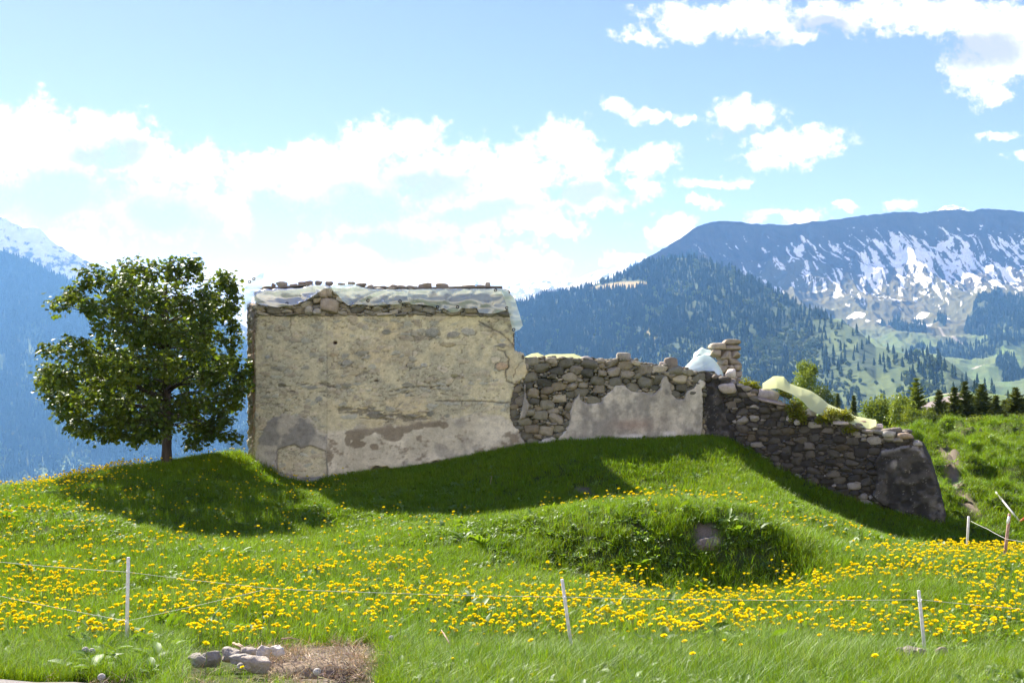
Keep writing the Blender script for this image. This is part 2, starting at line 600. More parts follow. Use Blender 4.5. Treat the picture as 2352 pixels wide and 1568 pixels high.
# hillside on the right
gp(2260, 1235, 21.2); gp(2330, 1205, 22.0); gp(2270, 1112, 25); gp(2350, 1090, 25.5); gp(2215, 1135, 24.5); gp(2100, 1024, 29.5); gp(2163, 1030, 30); gp(2208, 1020, 30.5)
gp(2263, 1012, 31); gp(2352, 1002, 31); gp(2500, 980, 31); gp(2700, 966, 31); gp(2260, 1058, 27.5); gp(2400, 1040, 27.5); gp(2150, 1068, 27); gp(2600, 1050, 26)
gw(6.0, 30, -1.15); gw(3, 26.5, -1.0); gw(7.5, 24.5, -1.75); gw(9, 36, -1.25); gw(16, 38, -1.1)
# behind the ruin and beyond the crest
gw(-3, 26.5, -1.2); gw(0, 28, -1.4); gw(-3, 34, -3.0); gw(-9, 33, -3.6); gw(-14, 30, -3.6); gw(-8, 38, -6.5); gw(-16, 26, -2.4); gw(2, 36, -2.4)
GA = np.array(GC)
_C2 = 0.35


def _rbf():
    n = len(GA)
    D = np.sqrt(((GA[:, None, :2] - GA[None, :, :2]) ** 2).sum(-1) + _C2)
    A = np.zeros((n + 3, n + 3))
    A[:n, :n] = D + np.eye(n) * -0.02
    A[:n, n] = 1; A[:n, n + 1:] = GA[:, :2]
    A[n, :n] = 1; A[n + 1:, :n] = GA[:, :2].T
    b = np.concatenate([GA[:, 2], np.zeros(3)])
    return np.linalg.solve(A, b)


_RW = _rbf()


def _base(X, Y):
    sh = np.shape(X)
    X = np.ravel(X); Y = np.ravel(Y)
    out = np.zeros(len(X))
    n = len(GA)
    for s in range(0, len(X), 20000):
        x, y = X[s:s + 20000], Y[s:s + 20000]
        D = np.sqrt((x[:, None] - GA[None, :, 0]) ** 2 + (y[:, None] - GA[None, :, 1]) ** 2 + _C2)
        out[s:s + 20000] = D @ _RW[:n] + _RW[n] + _RW[n + 1] * x + _RW[n + 2] * y
    return out.reshape(sh)


def ground_z(X, Y, fine=True):
    X = np.asarray(X, float); Y = np.asarray(Y, float)
    z = _base(np.clip(X, -17, 20), np.clip(Y, -4, 37))
    # far field: the ground drops into the valley on the left, runs level behind the ruin on the right
    side = sstep(-0.02, 0.16, X / np.maximum(Y, 5.0))
    left = EYE - 6.0 - 0.34 * (Y - 37)
    right = EYE - 1.6 - 0.004 * (Y - 37) - 0.45 * np.clip(Y - 170, 0, None)
    far = left * (1 - side) + right * side
    z = z * (1 - sstep(34, 52, Y)) + far * sstep(34, 52, Y)
    dx = np.clip(np.abs(X + 1) - 17, 0, None)
    z = z - 0.12 * np.clip(-X - 17, 0, None) + 0.03 * np.clip(X - 20, 0, 40)
    if fine:
        k = sstep(6.5, 8.5, Y) * (1 - sstep(60, 90, Y))
        z = z + k * (0.16 * (fbm(X * 0.55, Y * 0.55, 0, 3, 5) - 0.5) + 0.07 * (fbm(X * 2.4, Y * 2.4, 0, 3, 9) - 0.5))
        hb = sstep(7.8, 9.5, X) * sstep(20, 23, Y) * (1 - sstep(36, 44, Y))           # hummocks of the right-hand slope
        z = z + hb * 1.5 * (0.55 * (fbm(X * 1.1, Y * 0.8, 0, 2, 31) - 0.5) + 0.5 * (ridged(X * 1.5, Y * 1.0, 0, 2, 33) - 0.5))
    return z


def gz(x, y):
    return float(ground_z(np.array([x]), np.array([y]))[0])


def axis(a, b, step, lo, hi, grow=1.12):
    c = list(np.arange(a, b + 1e-6, step))
    s = step; x = a; L = []
    while x > lo:
        s *= grow; x -= s; L.append(x)
    s = step; x = b; H = []
    while x < hi:
        s *= grow; x += s; H.append(x)
    return np.array(L[::-1] + c + H)


def make_ground():
    xs = axis(-14, 16, 0.14, -900, 900)
    ys = axis(4, 33, 0.14, -60, 1500)
    X, Y = np.meshgrid(xs, ys, indexing='ij')
    Z = np.maximum(ground_z(X, Y), -305)
    v = np.stack([X, Y, Z], -1).reshape(-1, 3)
    # soil colour: thatch everywhere, bare earth on the worn places
    px, py = proj(X, np.maximum(Y, 3), Z)
    far_ = sstep(30, 40, Y)[..., None]
    th = np.array([0.045, 0.062, 0.018]) * (1 - far_) + np.array([0.075, 0.115, 0.03]) * far_; earth = np.array([0.17, 0.14, 0.11])
    e = dirt_mask(px, py, X, Y)
    c = th * (1 - e[..., None]) + earth * e[..., None]
    m = NT('soil_and_thatch')
    n1 = m.noise(3.0, 6, 0.65); n2 = m.noise(60.0, 4, 0.7)
    f = m.math('MULTIPLY_ADD', m.math('ADD', n1, n2), 1.1, -0.1)
    cc = m.vm('SCALE', m.attr()); m.t.links.new(f, cc.node.inputs['Scale'])
    mt = m.done(m.pbsdf(cc, 0.95, m.bump(n2, 0.8, 0.03), 0.1))
    o = link('ground', mk('ground', v, gridfaces(len(xs), len(ys)), c.reshape(-1, 3)), mt)
    return tag(o, kind='structure')


def dirt_mask(px, py, X, Y):
    n = fbm(X * 2.2, Y * 2.2, 0, 4, 77)
    on = (Y > 19) & (Y < 31)
    path = on * (1 - sstep(10, 26, np.abs(px - np.interp(py, [1020, 1060, 1100, 1130, 1180], [2168, 2182, 2196, 2205, 2235])) + (n - 0.5) * 40)) * sstep(1015, 1035, py) * (1 - sstep(1165, 1195, py))
    heap = (Y < 11) * (1 - sstep(0.75, 1.1, np.hypot((px - 720) / 165, (py - 1525) / 45) + (n - 0.5) * 0.8))
    low = (Y < 8.2) * (1 - sstep(0.8, 1.1, np.hypot((px - 790) / 60, (py - 1555) / 25) + (n - 0.5) * 0.6))
    rocky = (Y > 13) * (Y < 16.5) * (1 - sstep(0.6, 1.0, np.hypot((px - 1622) / 45, (py - 1222) / 26)))
    crest = (Y > 27) * 0.55 * (1 - sstep(0.6, 1.0, np.hypot((px - 2215) / 60, (py - 990) / 12) + (n - 0.5)))
    bare = (Y > 18) * (Y < 26) * (1 - sstep(0.5, 1.0, np.hypot((px - 1345) / 34, (py - 1128) / 12) + (n - 0.5) * 0.8)) * 0.8
    return np.clip(path + heap + low + rocky + crest + bare, 0, 1)


make_ground()

# a strip of asphalt at the lower left
def make_road():
    v, f = [], []
    pts = [(-14, 7.75), (-8, 7.4), (-5, 7.12), (-3.25, 6.98), (-2.55, 6.82), (-1.5, 6.5), (0, 6.1), (3, 5.6), (14, 4.6)]
    xs = np.linspace(-14, 14, 120)
    for i, x in enumerate(xs):
        ye = np.interp(x, [p[0] for p in pts], [p[1] for p in pts]) + 0.03 * math.sin(x * 9) + 0.02 * math.sin(x * 23 + 1)
        for y in (ye, ye - 0.25, 2.0, -2.0, -3.5):
            v.append((x, y, max(gz(x, min(y, 4)), EYE - 1.73) + 0.055 - (0.05 if y == ye else 0)))
    f = gridfaces(len(xs), 5)
    m = NT('asphalt')
    n = m.noise(160, 3, 0.7); n2 = m.noise(2.5, 4, 0.6)
    c = m.ramp(m.math('MULTIPLY_ADD', n2, 0.4, m.math('MULTIPLY', n, 0.6)), [(0.3, (0.11, 0.10, 0.10)), (0.7, (0.24, 0.225, 0.215))])
    o = link('road', mk('road', np.array(v), f), m.done(m.pbsdf(c, 0.9, m.bump(n, 0.7, 0.01), 0.3)))
    tag(o, kind='structure')


make_road()

# ================================================================ mountains, each a sheet from its foot up to its crest and down behind
MOUNT = {}


def ruled(name, crest, base, dc, db, nx, nt, amp, scale, paint, mat, prof=1.0, jag=0.0, seed=1, x0=None, x1=None, backd=1.25, steep=1.0):
    cx = np.array([p[0] for p in crest], float); cy = np.array([p[1] for p in crest], float)
    xs = np.linspace(cx[0] if x0 is None else x0, cx[-1] if x1 is None else x1, nx)
    yc = np.interp(xs, cx, cy)
    yc = yc + jag * (fbm(xs * 0.035, xs * 0 + seed, 0, 5, seed, 0.62) - 0.5) * 2
    bx = np.interp(xs, [p[0] for p in base], [p[1] for p in base])
    dcx = np.interp(xs, [p[0] for p in dc], [p[1] for p in dc]) if isinstance(dc, list) else np.full(nx, dc)
    dbx = np.interp(xs, [p[0] for p in db], [p[1] for p in db]) if isinstance(db, list) else np.full(nx, db)
    t = np.linspace(0, 1, nt)
    PX = np.repeat(xs[:, None], nt, 1)
    PY = bx[:, None] + (yc - bx)[:, None] * (t[None, :] ** prof)
    D = dbx[:, None] + (dcx - dbx)[:, None] * (1 - (1 - t[None, :]) ** steep)
    X, Y, Z = Pn(PX, PY, D)
    tap = np.sin(np.pi * np.clip(t, 0, 1))[None, :] ** 0.7
    rel = ridged(X / scale, Y / scale * 0.6, Z / scale * 0.6, 5, seed) - 0.45
    Z = Z + amp * rel * tap
    Y = Y + amp * 0.8 * (fbm(X / scale, Z / scale, 0, 4, seed + 3) - 0.5) * tap
    nb = 6
    tb = np.linspace(0, 1, nb + 1)[1:]
    Xb = X[:, -1:] * (1 + (backd - 1) * tb[None, :]); Yb = Y[:, -1:] * (1 + (backd - 1) * tb[None, :])
    Zb = Z[:, -1:] + (-300 - Z[:, -1:]) * tb[None, :] ** 1.2
    c, hidx = paint(PX, PY, t[None, :] + 0 * PX, X, Y, Z, rel)
    cb = np.repeat(c[:, -1:, :], nb, 1)
    V = np.stack([np.concatenate([X, Xb], 1), np.concatenate([Y, Yb], 1), np.concatenate([Z, Zb], 1)], -1)
    CC = np.concatenate([c, cb], 1)
    o = link(name, mk(name, V.reshape(-1, 3), gridfaces(nx, nt + nb), CC.reshape(-1, 3)), mat)
    tag(o, kind='structure')
    MOUNT[name] = dict(X=X, Y=Y, Z=Z, PX=PX, PY=PY, masks=hidx)
    return o


def mat_mount(name, rough=0.95, n=0.02):
    m = NT(name)
    a = m.noise(n, 6, 0.65); b = m.noise(n * 12, 4, 0.7)
    f = m.math('MULTIPLY_ADD', m.math('ADD', a, b), 0.7, 0.3)
    c = m.vm('SCALE', m.attr()); m.t.links.new(f, c.node.inputs['Scale'])
    return m.done(m.pbsdf(c, rough, None, 0.1))


MM = mat_mount('mountainside')


def lerp3(a, b, k):
    return np.asarray(a) * (1 - k[..., None]) + np.asarray(b) * k[..., None]


SNOW = (0.78, 0.80, 0.84)


def paint_left_forest(PX, PY, t, X, Y, Z, rel):
    n = fbm(PX / 40, PY / 40, 0, 4, 3)
    c = lerp3((0.030, 0.052, 0.022), (0.055, 0.085, 0.03), n)
    light = sstep(0.58, 0.72, fbm(PX / 26, PY / 50, 0, 4, 21)) * sstep(650, 800, PY)
    low = sstep(1000, 1090, PY + 60 * (n - 0.5))
    light = np.clip(light * 0.6 + low * sstep(0.4, 0.6, fbm(PX / 14, PY / 20, 0, 3, 8)), 0, 1)
    c = lerp3(c, (0.13, 0.19, 0.05), 0) if False else c * (1 - 0.8 * light[..., None]) + np.array([0.12, 0.18, 0.055]) * 0.8 * light[..., None]
    return c, dict(forest=1 - light, light=light)


def paint_left_snow(PX, PY, t, X, Y, Z, rel):
    s = fbm(PX / 18 + PY / 30, PY / 12 - PX / 40, 0, 5, 41, 0.6)
    k = sstep(0.44, 0.56, s + 0.16 * sstep(640, 520, PY) - 0.12 * sstep(600, 700, PY) + 0.15 * (rel))
    return lerp3((0.15, 0.15, 0.17), SNOW, k), {}


def paint_far_snow(PX, PY, t, X, Y, Z, rel):
    s = fbm(PX / 10 + PY / 14, PY / 8 - PX / 30, 0, 5, 43, 0.62)
    k = sstep(0.44, 0.56, s + 0.16 * sstep(690, 620, PY) - 0.07)
    return lerp3((0.17, 0.17, 0.19), SNOW, k), {}


FOREST_PATCHES = [
    [(2045, 735), (2065, 725), (2090, 745), (2110, 738), (2135, 752), (2130, 768), (2090, 768), (2060, 758)],
    [(2215, 745), (2240, 715), (2290, 700), (2352, 690), (2480, 680), (2480, 770), (2352, 760), (2280, 768), (2225, 768)],
    [(2130, 812), (2188, 792), (2227, 784), (2282, 776), (2310, 768), (2352, 760), (2480, 750), (2480, 830), (2352, 817), (2310, 826), (2255, 834), (2213, 823), (2191, 828), (2172, 817)],
    [(2286, 845), (2305, 834), (2330, 842), (2350, 868), (2345, 884), (2310, 884), (2290, 870)],
    [(2088, 797), (2100, 795), (2104, 804), (2090, 806)], [(2105, 800), (2118, 792), (2132, 800), (2130, 812), (2108, 810)], [(2165, 800), (2178, 794), (2185, 804), (2168, 806)],
    [(2020, 742), (2034, 738), (2038, 756), (2022, 758)], [(2150, 728), (2180, 722), (2176, 752), (2160, 752)]]


def paint_massif(PX, PY, t, X, Y, Z, rel):
    yc = np.interp(PX, [p[0] for p in MASSIF], [p[1] for p in MASSIF])
    dy = PY - yc
    wp = 26 * (fbm(PX / 55, PY / 40, 1, 3, 58) - .5) + 60 * (fbm(PX / 170, PY / 120, 2, 2, 59) - .5)
    ac = (PX - 1.05 * PY + wp) / 11.0; al = (PX + PY) / 60.0
    s1 = ridged(ac, al, 0, 4, 51)
    s2 = fbm(ac * 0.8, al * 2.2, 0, 5, 52, 0.6)
    big = fbm(PX / 120, PY / 60, 0, 3, 53)
    right = sstep(1700, 1950, PX)
    alt = sstep(15, 60, dy) * (1 - sstep(665, 735, PY)) * (0.55 + 0.45 * right) + 0.30 * (1 - sstep(0, 40, dy))
    core = np.exp(-((PX - 2150) / 190.0) ** 2 - ((PY - 595 - 0.10 * (PX - 2150)) / 48.0) ** 2) + 0.7 * np.exp(-((PX - 1810) / 60.0) ** 2 - ((PY - 590) / 35.0) ** 2) \
        + 0.75 * np.exp(-((PX - 1560) / 38.0) ** 2 - ((PY - 572) / 14.0) ** 2)
    k = sstep(0.641, 0.668, 0.06 * (vn(PX / 3.1, PY / 2.6, 0, 60) - .5) + 0.40 * s1 + 0.60 * s2 + 0.16 * (fbm(PX / 40, PY / 30, 3, 3, 57) - .5) + 0.30 * (alt - 0.62) + 0.13 * core + 0.10 * (big - 0.5) - 0.035)
    rock = lerp3((0.036, 0.035, 0.034), (0.085, 0.078, 0.066), s2)
    alp = lerp3((0.098, 0.084, 0.043), (0.075, 0.086, 0.035), big)
    mead = lerp3((0.07, 0.125, 0.032), (0.098, 0.115, 0.043), fbm(PX / 30, PY / 12, 0, 3, 54))
    edge = 628 + 0.06 * (PX - 1800) + 90 * (big - 0.5) + 55 * (s2 - 0.5)
    c = rock * (1 - sstep(-14, 22, PY - edge)[..., None]) + alp * sstep(-14, 22, PY - edge)[..., None]
    m = sstep(735, 785, PY + 40 * (big - 0.5))
    c = c * (1 - m[..., None]) + mead * m[..., None]
    few = np.zeros_like(k)
    for (a, b, r1, r2) in ((1965, 720, 26, 5), (2010, 735, 22, 4), (2120, 712, 20, 5), (2125, 742, 24, 7), (2170, 716, 16, 5), (2060, 680, 16, 5)):
        few = np.maximum(few, np.exp(-(((PX - a) - 1.2 * (PY - b)) / r1) ** 2 - ((PY - b) / r2) ** 2))
    k = np.clip(k * (1 - sstep(715, 735, PY)) + sstep(0.42, 0.55, few * (0.55 + 0.9 * s2)), 0, 1)
    c = lerp3(c, SNOW, 0 * k) * (1 - k[..., None]) + np.array(SNOW) * k[..., None]
    fo = np.zeros(PX.shape)
    jx = PX + 16 * (fbm(PX / 12, PY / 12, 0, 3, 61) - 0.5); jy = PY + 14 * (fbm(PX / 12, PY / 12, 4, 3, 62) - 0.5)
    for poly in FOREST_PATCHES:
        fo = np.maximum(fo, inpoly(jx, jy, poly))
    # forest edge climbing on the left shoulder
    fo = np.maximum(fo, (PX < 1600) * (PY > np.interp(PX, [1380, 1480, 1540, 1600], [560, 606, 592, 600])))
    c = c * (1 - 0.75 * fo[..., None]) + np.array((0.03, 0.05, 0.022)) * 0.75 * fo[..., None]
    # a cart track across the meadows
    tr = np.minimum(dline(PX, PY, [(2160, 752), (2185, 770), (2215, 778)]), dline(PX, PY, [(2228, 859), (2250, 850), (2262, 842)]))
    trk = 1 - sstep(0.8, 2.0, tr)
    c = c * (1 - trk[..., None]) + np.array((0.33, 0.30, 0.25)) * trk[..., None]
    return c, dict(forest=fo, light=np.zeros(PX.shape))


MASSIF = [(1380, 655), (1437, 622), (1482, 596), (1523, 569), (1560, 547), (1600, 522), (1640, 509), (1665, 506), (1700, 508), (1760, 516), (1830, 514), (1880, 509), (1950, 500),
          (2030, 490), (2100, 488), (2200, 484), (2280, 480), (2352, 486), (2480, 505), (2700, 540)]
SPUR = [(520, 1020), (700, 925), (880, 825), (1080, 722), (1182, 698), (1259, 677), (1320, 667), (1371, 651), (1437, 628), (1482, 606), (1540, 592), (1600, 594), (1660, 610), (1716, 633), (1777, 667), (1843, 703), (1920, 734),
        (1970, 757), (2011, 796), (2060, 808), (2140, 822), (2174, 826), (2240, 878), (2300, 910), (2420, 960)]


def paint_spur(PX, PY, t, X, Y, Z, rel):
    n = fbm(PX / 36, PY / 36, 0, 4, 71)
    c = lerp3((0.030, 0.048, 0.020), (0.05, 0.075, 0.028), n)
    clear = np.maximum(np.exp(-((PX - 1420) / 75.0) ** 2 - ((PY - 657 + 0.10 * (PX - 1420)) / 9.0) ** 2) > 0.4, 0)
    lg = sstep(0.50, 0.66, fbm(PX / 20, PY / 22, 0, 4, 72) + 0.34 * np.exp(-((PX - 1800) / 75.0) ** 2 - ((PY - 800) / 50.0) ** 2)
               + 0.40 * np.exp(-((PX - 2000) / 95.0) ** 2 - ((PY - 890) / 26.0) ** 2) + 0.22 * np.exp(-((PX - 1900) / 60.0) ** 2 - ((PY - 770) / 30.0) ** 2)
               + 0.15 * np.exp(-((PX - 1500) / 30.0) ** 2 - ((PY - 780) / 60.0) ** 2) - 0.10)
    scar = ((np.abs(PX - 1502 - 14 * np.sin(PY / 9.0)) < 9) & (PY > 728) & (PY < 800) & (fbm(PX / 9, PY / 3, 0, 2, 73) > 0.5)) * 1.0
    lg = np.clip(lg, 0, 1) * (1 - clear)
    bare = np.clip(clear + scar, 0, 1)
    tan = lerp3((0.26, 0.20, 0.10), (0.22, 0.20, 0.09), n)
    c = c * (1 - 0.7 * lg[..., None]) + np.array((0.085, 0.115, 0.04)) * 0.7 * lg[..., None]
    c = c * (1 - bare[..., None]) + tan * bare[..., None]
    mead = sstep(2270, 2300, PX + 30 * (n - 0.5)) * sstep(880, 900, PY)
    c = c * (1 - mead[..., None]) + np.array((0.12, 0.20, 0.05)) * mead[..., None]
    return c, dict(forest=(1 - lg) * (1 - bare) * (1 - mead), light=lg * (1 - bare))


def paint_mead(PX, PY, t, X, Y, Z, rel):
    n = fbm(PX / 25, PY / 10, 0, 4, 81)
    c = lerp3((0.08, 0.145, 0.036), (0.12, 0.145, 0.055), n)
    tr = 1 - sstep(0.6, 1.6, np.abs(PY - np.interp(PX, [2100, 2136, 2170, 2230], [926, 912, 904, 900])))
    tr = tr * (PX < 2200)
    c = c * (1 - tr[..., None]) + np.array((0.3, 0.27, 0.22)) * tr[..., None]
    return c, dict(forest=sstep(0.60, 0.66, fbm(PX / 22, PY / 14, 0, 3, 82)), light=np.zeros(PX.shape))


ruled('snowy_mountain', [(-400, 430), (-120, 470), (0, 497), (50, 518), (88, 524), (130, 563), (180, 590), (228, 610), (300, 655), (380, 700), (520, 720), (560, 748), (640, 800)],
      [(-400, 900), (700, 900)], 5900, 5250, 420, 130, 60, 420, paint_left_snow, MM, jag=5, seed=4)
ruled('distant_snowy_range', [(900, 765), (1000, 700), (1060, 668), (1092, 640), (1125, 668), (1157, 664), (1200, 650), (1262, 645), (1330, 640), (1380, 620), (1430, 612), (1500, 625), (1600, 680), (1680, 765)],
      [(900, 790), (1680, 790)], 7800, 6800, 320, 70, 30, 300, paint_far_snow, MM, jag=7, seed=9)
ruled('distant_summit', [(2120, 520), (2150, 486), (2170, 474), (2190, 471), (2215, 478), (2240, 492), (2270, 525)], [(2120, 560), (2270, 560)], 7600, 6900, 120, 40, 15, 200,
      lambda PX, PY, t, X, Y, Z, rel: (lerp3((0.2, 0.2, 0.22), SNOW, sstep(0.35, 0.45, fbm(PX / 7, PY / 5, 0, 3, 5))), {}), MM, jag=2, seed=12)
ruled('forested_mountain', [(-500, 430), (-150, 520), (0, 575), (67, 598), (125, 631), (175, 648), (300, 690), (420, 722), (525, 748), (568, 782), (700, 830), (900, 900), (1000, 960)],
      [(-500, 1260), (1000, 1260)], 5200, 3000, 460, 260, 90, 380, paint_left_forest, MM, prof=0.92, jag=3, seed=14)
ruled('rocky_massif', MASSIF, [(1380, 965), (2700, 965)], [(1380, 3700), (1640, 4000), (2700, 4300)], [(1380, 1900), (2700, 1400)], 760, 420, 120, 260, paint_massif, MM, prof=0.9, steep=1.9, jag=6, seed=22)
ruled('forested_spur', SPUR, [(520, 1180), (1080, 1150), (1700, 1150), (2420, 1150)], [(1080, 3200), (1540, 3000), (1843, 2300), (2170, 1500), (2420, 1100)], [(1080, 1300), (1700, 950), (2420, 700)],
      700, 260, 38, 200, paint_spur, MM, prof=0.9, jag=2, seed=27)
ruled('meadow_hill', [(2010, 960), (2080, 934), (2110, 920), (2136, 911), (2170, 903), (2230, 899), (2290, 905), (2330, 912), (2420, 905), (2600, 900)], [(2010, 1100), (2600, 1100)],
      700, 420, 220, 60, 2, 60, paint_mead, MM, jag=1.2, seed=35)

vf = link('valley_floor', mk('valley_floor', [(-16000, -6000, -300), (16000, -6000, -300), (16000, 12000, -300), (-16000, 12000, -300)], [(0, 1, 2, 3)], [(0.08, 0.13, 0.04)] * 4), MM)
tag(vf, kind='structure')

# ---------------------------------------------------------------- forests standing on them
def far_conifer(seed):
    rr = random.Random(seed)
    mb = MB()
    n = 7
    for k in range(4):
        z0 = 0.10 + 0.21 * k; z1 = z0 + 0.36 if k < 3 else 1.0
        r = (0.20 - 0.042 * k) * rr.uniform(0.85, 1.15)
        vs = [(rr.uniform(-.01, .01), rr.uniform(-.01, .01), z1)]
        for i in range(n):
            a = 2 * math.pi * i / n + k
            q = r * rr.uniform(0.65, 1.25)
            vs.append((q * math.cos(a), q * math.sin(a), z0 + rr.uniform(-.04, .03)))
        mb.add(vs, [(0, 1 + i, 1 + (i + 1) % n) for i in range(n)])
    vs, fs = tube([(0, 0, 0), (0, 0, 0.3)], 0.015, 4)
    mb.add(vs, fs)
    return mb


def far_broadleaf(seed):
    mb = MB()
    v, f = ico(2)
    rr = np.random.default_rng(seed)
    for k in range(4):
        c = rr.uniform(-0.17, 0.17, 3) + np.array([0, 0, 0.55 + 0.06 * k])
        s = rr.uniform(0.16, 0.27)
        nz = 1 + 0.9 * (rr.random(len(v)) - 0.5)
        mb.add([tuple(p) for p in (v * nz[:, None] * s * np.array([1, 1, 1.15]) + c)], f)
    return mb


M_CON = mat_leaf('far_needles', (0.022, 0.040, 0.017), (0.036, 0.056, 0.021), trans=0.08, gloss=0.0, spread=1.0)
M_BRO = mat_leaf('far_foliage', (0.07, 0.11, 0.03), (0.12, 0.15, 0.045), trans=0.3, gloss=0.0, spread=1.0)
SRC_CON = [source('far_conifer_shape', far_conifer(k), M_CON, False) for k in range(4)]
SRC_BRO = [source('far_broadleaf_shape', far_broadleaf(k), M_BRO, False) for k in range(3)]


def plant_on(mname, mask, name, sources, count, hmin, hmax, seed, minpy=0, only=None):
    M = MOUNT[mname]
    w = M['masks'][mask].copy()
    X, Y, Z = M['X'], M['Y'], M['Z']
    a = np.abs((X[1:, :-1] - X[:-1, :-1]) * (np.hypot(Y[:-1, 1:] - Y[:-1, :-1], Z[:-1, 1:] - Z[:-1, :-1])))
    w = w[:-1, :-1] * a
    PX, PY = M['PX'][:-1, :-1], M['PY'][:-1, :-1]
    w = w * ((PX > -420) & (PX < 2650))
    if only is not None: w = w * only(PX, PY)
    rr = np.random.default_rng(seed)
    p = (w / w.sum()).ravel()
    idx = rr.choice(len(p), count, p=p)
    i, j = np.unravel_index(idx, w.shape)
    fu, fv = rr.random(count), rr.random(count)

    def il(A):
        return (A[i, j] * (1 - fu) + A[i + 1, j] * fu) * (1 - fv) + (A[i, j + 1] * (1 - fu) + A[i + 1, j + 1] * fu) * fv
    pos = np.stack([il(X), il(Y), il(Z) - 0.4], -1)
    rot = np.stack([np.zeros(count), np.zeros(count), rr.uniform(0, 6.28, count)], -1)
    h = rr.uniform(hmin, hmax, count) * (0.7 + 0.6 * fbm(pos[:, 0] / 60, pos[:, 1] / 60, 0, 2, seed))
    scl = np.stack([h * rr.uniform(0.8, 1.15, count), h * rr.uniform(0.8, 1.15, count), h], -1)
    o = scatter(name, pos, rot, scl, sources)
    tag(o, kind='stuff')
    return o


plant_on('forested_mountain', 'forest', 'conifer_forest', SRC_CON, 38000, 17, 28, 1)
plant_on('forested_mountain', 'light', 'broadleaf_forest', SRC_BRO, 2600, 12, 20, 2, only=lambda x, y: (y > 860) * 1.0)
plant_on('rocky_massif', 'forest', 'conifer_forest', SRC_CON, 8500, 13, 22, 3)
plant_on('forested_spur', 'forest', 'conifer_forest', SRC_CON, 30000, 12, 20, 4)
plant_on('forested_spur', 'light', 'broadleaf_forest', SRC_BRO, 4500, 6, 13, 5)
plant_on('meadow_hill', 'forest', 'conifer_forest', SRC_CON, 160, 6, 10, 6)
# ================================================================ the ruin


class Wall:
    """a vertical plane through two points of the plan; u runs along it, h stands out of it towards the viewer"""

    def __init__(s, a, b):
        s.o = np.array(a, float)
        d = np.array(b, float) - s.o
        s.len = np.linalg.norm(d)
        s.u = d / s.len
        s.n = np.array((s.u[1], -s.u[0]))

    def uz(s, px, py, h=0.0):
        rx, ry, rz = ray(px, py)
        o = s.o + s.n * h
        t = (o @ s.n) / (rx * s.n[0] + ry * s.n[1])
        x, y, z = rx * t, ry * t, EYE + rz * t
        return (x - o[0]) * s.u[0] + (y - o[1]) * s.u[1], z

    def poly(s, pts, h=0.0):
        return [tuple(float(q) for q in s.uz(x, y, h)) for x, y in pts]

    def p(s, u, z, h=0.0):
        return s.o[0] + s.u[0] * u + s.n[0] * h, s.o[1] + s.u[1] * u + s.n[1] * h, z + 0 * np.asarray(u)

    def pv(s, u, z, h=0.0):
        x, y, z = s.p(u, z, h)
        return Vector((float(x), float(y), float(z)))


WT = Wall((0.0, 24.0), (1.0, 24.0))                       # tall wall, square to the view
CORNER = (4.19, 23.9)
WM = Wall((0.03, 24.10), CORNER)                          # middle wall
WR = Wall(LOW_A, LOW_B)                           # low wall running down towards the viewer


def clip_half(poly, a, b, c):
    """keep a*x + b*y <= c"""
    out = []
    n = len(poly)
    for i in range(n):
        p, q = poly[i], poly[(i + 1) % n]
        dp, dq = a * p[0] + b * p[1] - c, a * q[0] + b * q[1] - c
        if dp <= 0: out.append(p)
        if (dp < 0 < dq) or (dq < 0 < dp):
            t = dp / (dp - dq)
            out.append((p[0] + t * (q[0] - p[0]), p[1] + t * (q[1] - p[1])))
    return out


def packed(poly, rmin, rmax, squash, rr, tries=6000, pw=2.2, mixed=0.9):
    """centres and radii of stones packed inside a polygon of (u, z); stones lie flat"""
    q = np.array(poly); q = q * np.array([1, squash])
    lo, hi = q.min(0), q.max(0)
    pts = np.zeros((0, 2)); rad = np.zeros(0)
    polq = [tuple(p) for p in q]
    cand = rr.random((tries, 2)) * (hi - lo) + lo
    rc = rmin + (rmax - rmin) * rr.random(tries) ** pw
    o = np.argsort(-rc + rr.random(tries) * (rmax - rmin) * mixed)
    cand, rc = cand[o], rc[o]
    ins = inpoly(cand[:, 0], cand[:, 1], polq)
    cand, rc = cand[ins], rc[ins]
    P_ = np.zeros_like(cand); R_ = np.zeros_like(rc); m = 0
    for c, r in zip(cand, rc):
        d = (P_[:m, 0] - c[0]) ** 2 + (P_[:m, 1] - c[1]) ** 2
        if (d < ((R_[:m] + r) * 0.84) ** 2).any(): continue
        P_[m] = c; R_[m] = r; m += 1
    return P_[:m], R_[:m], squash


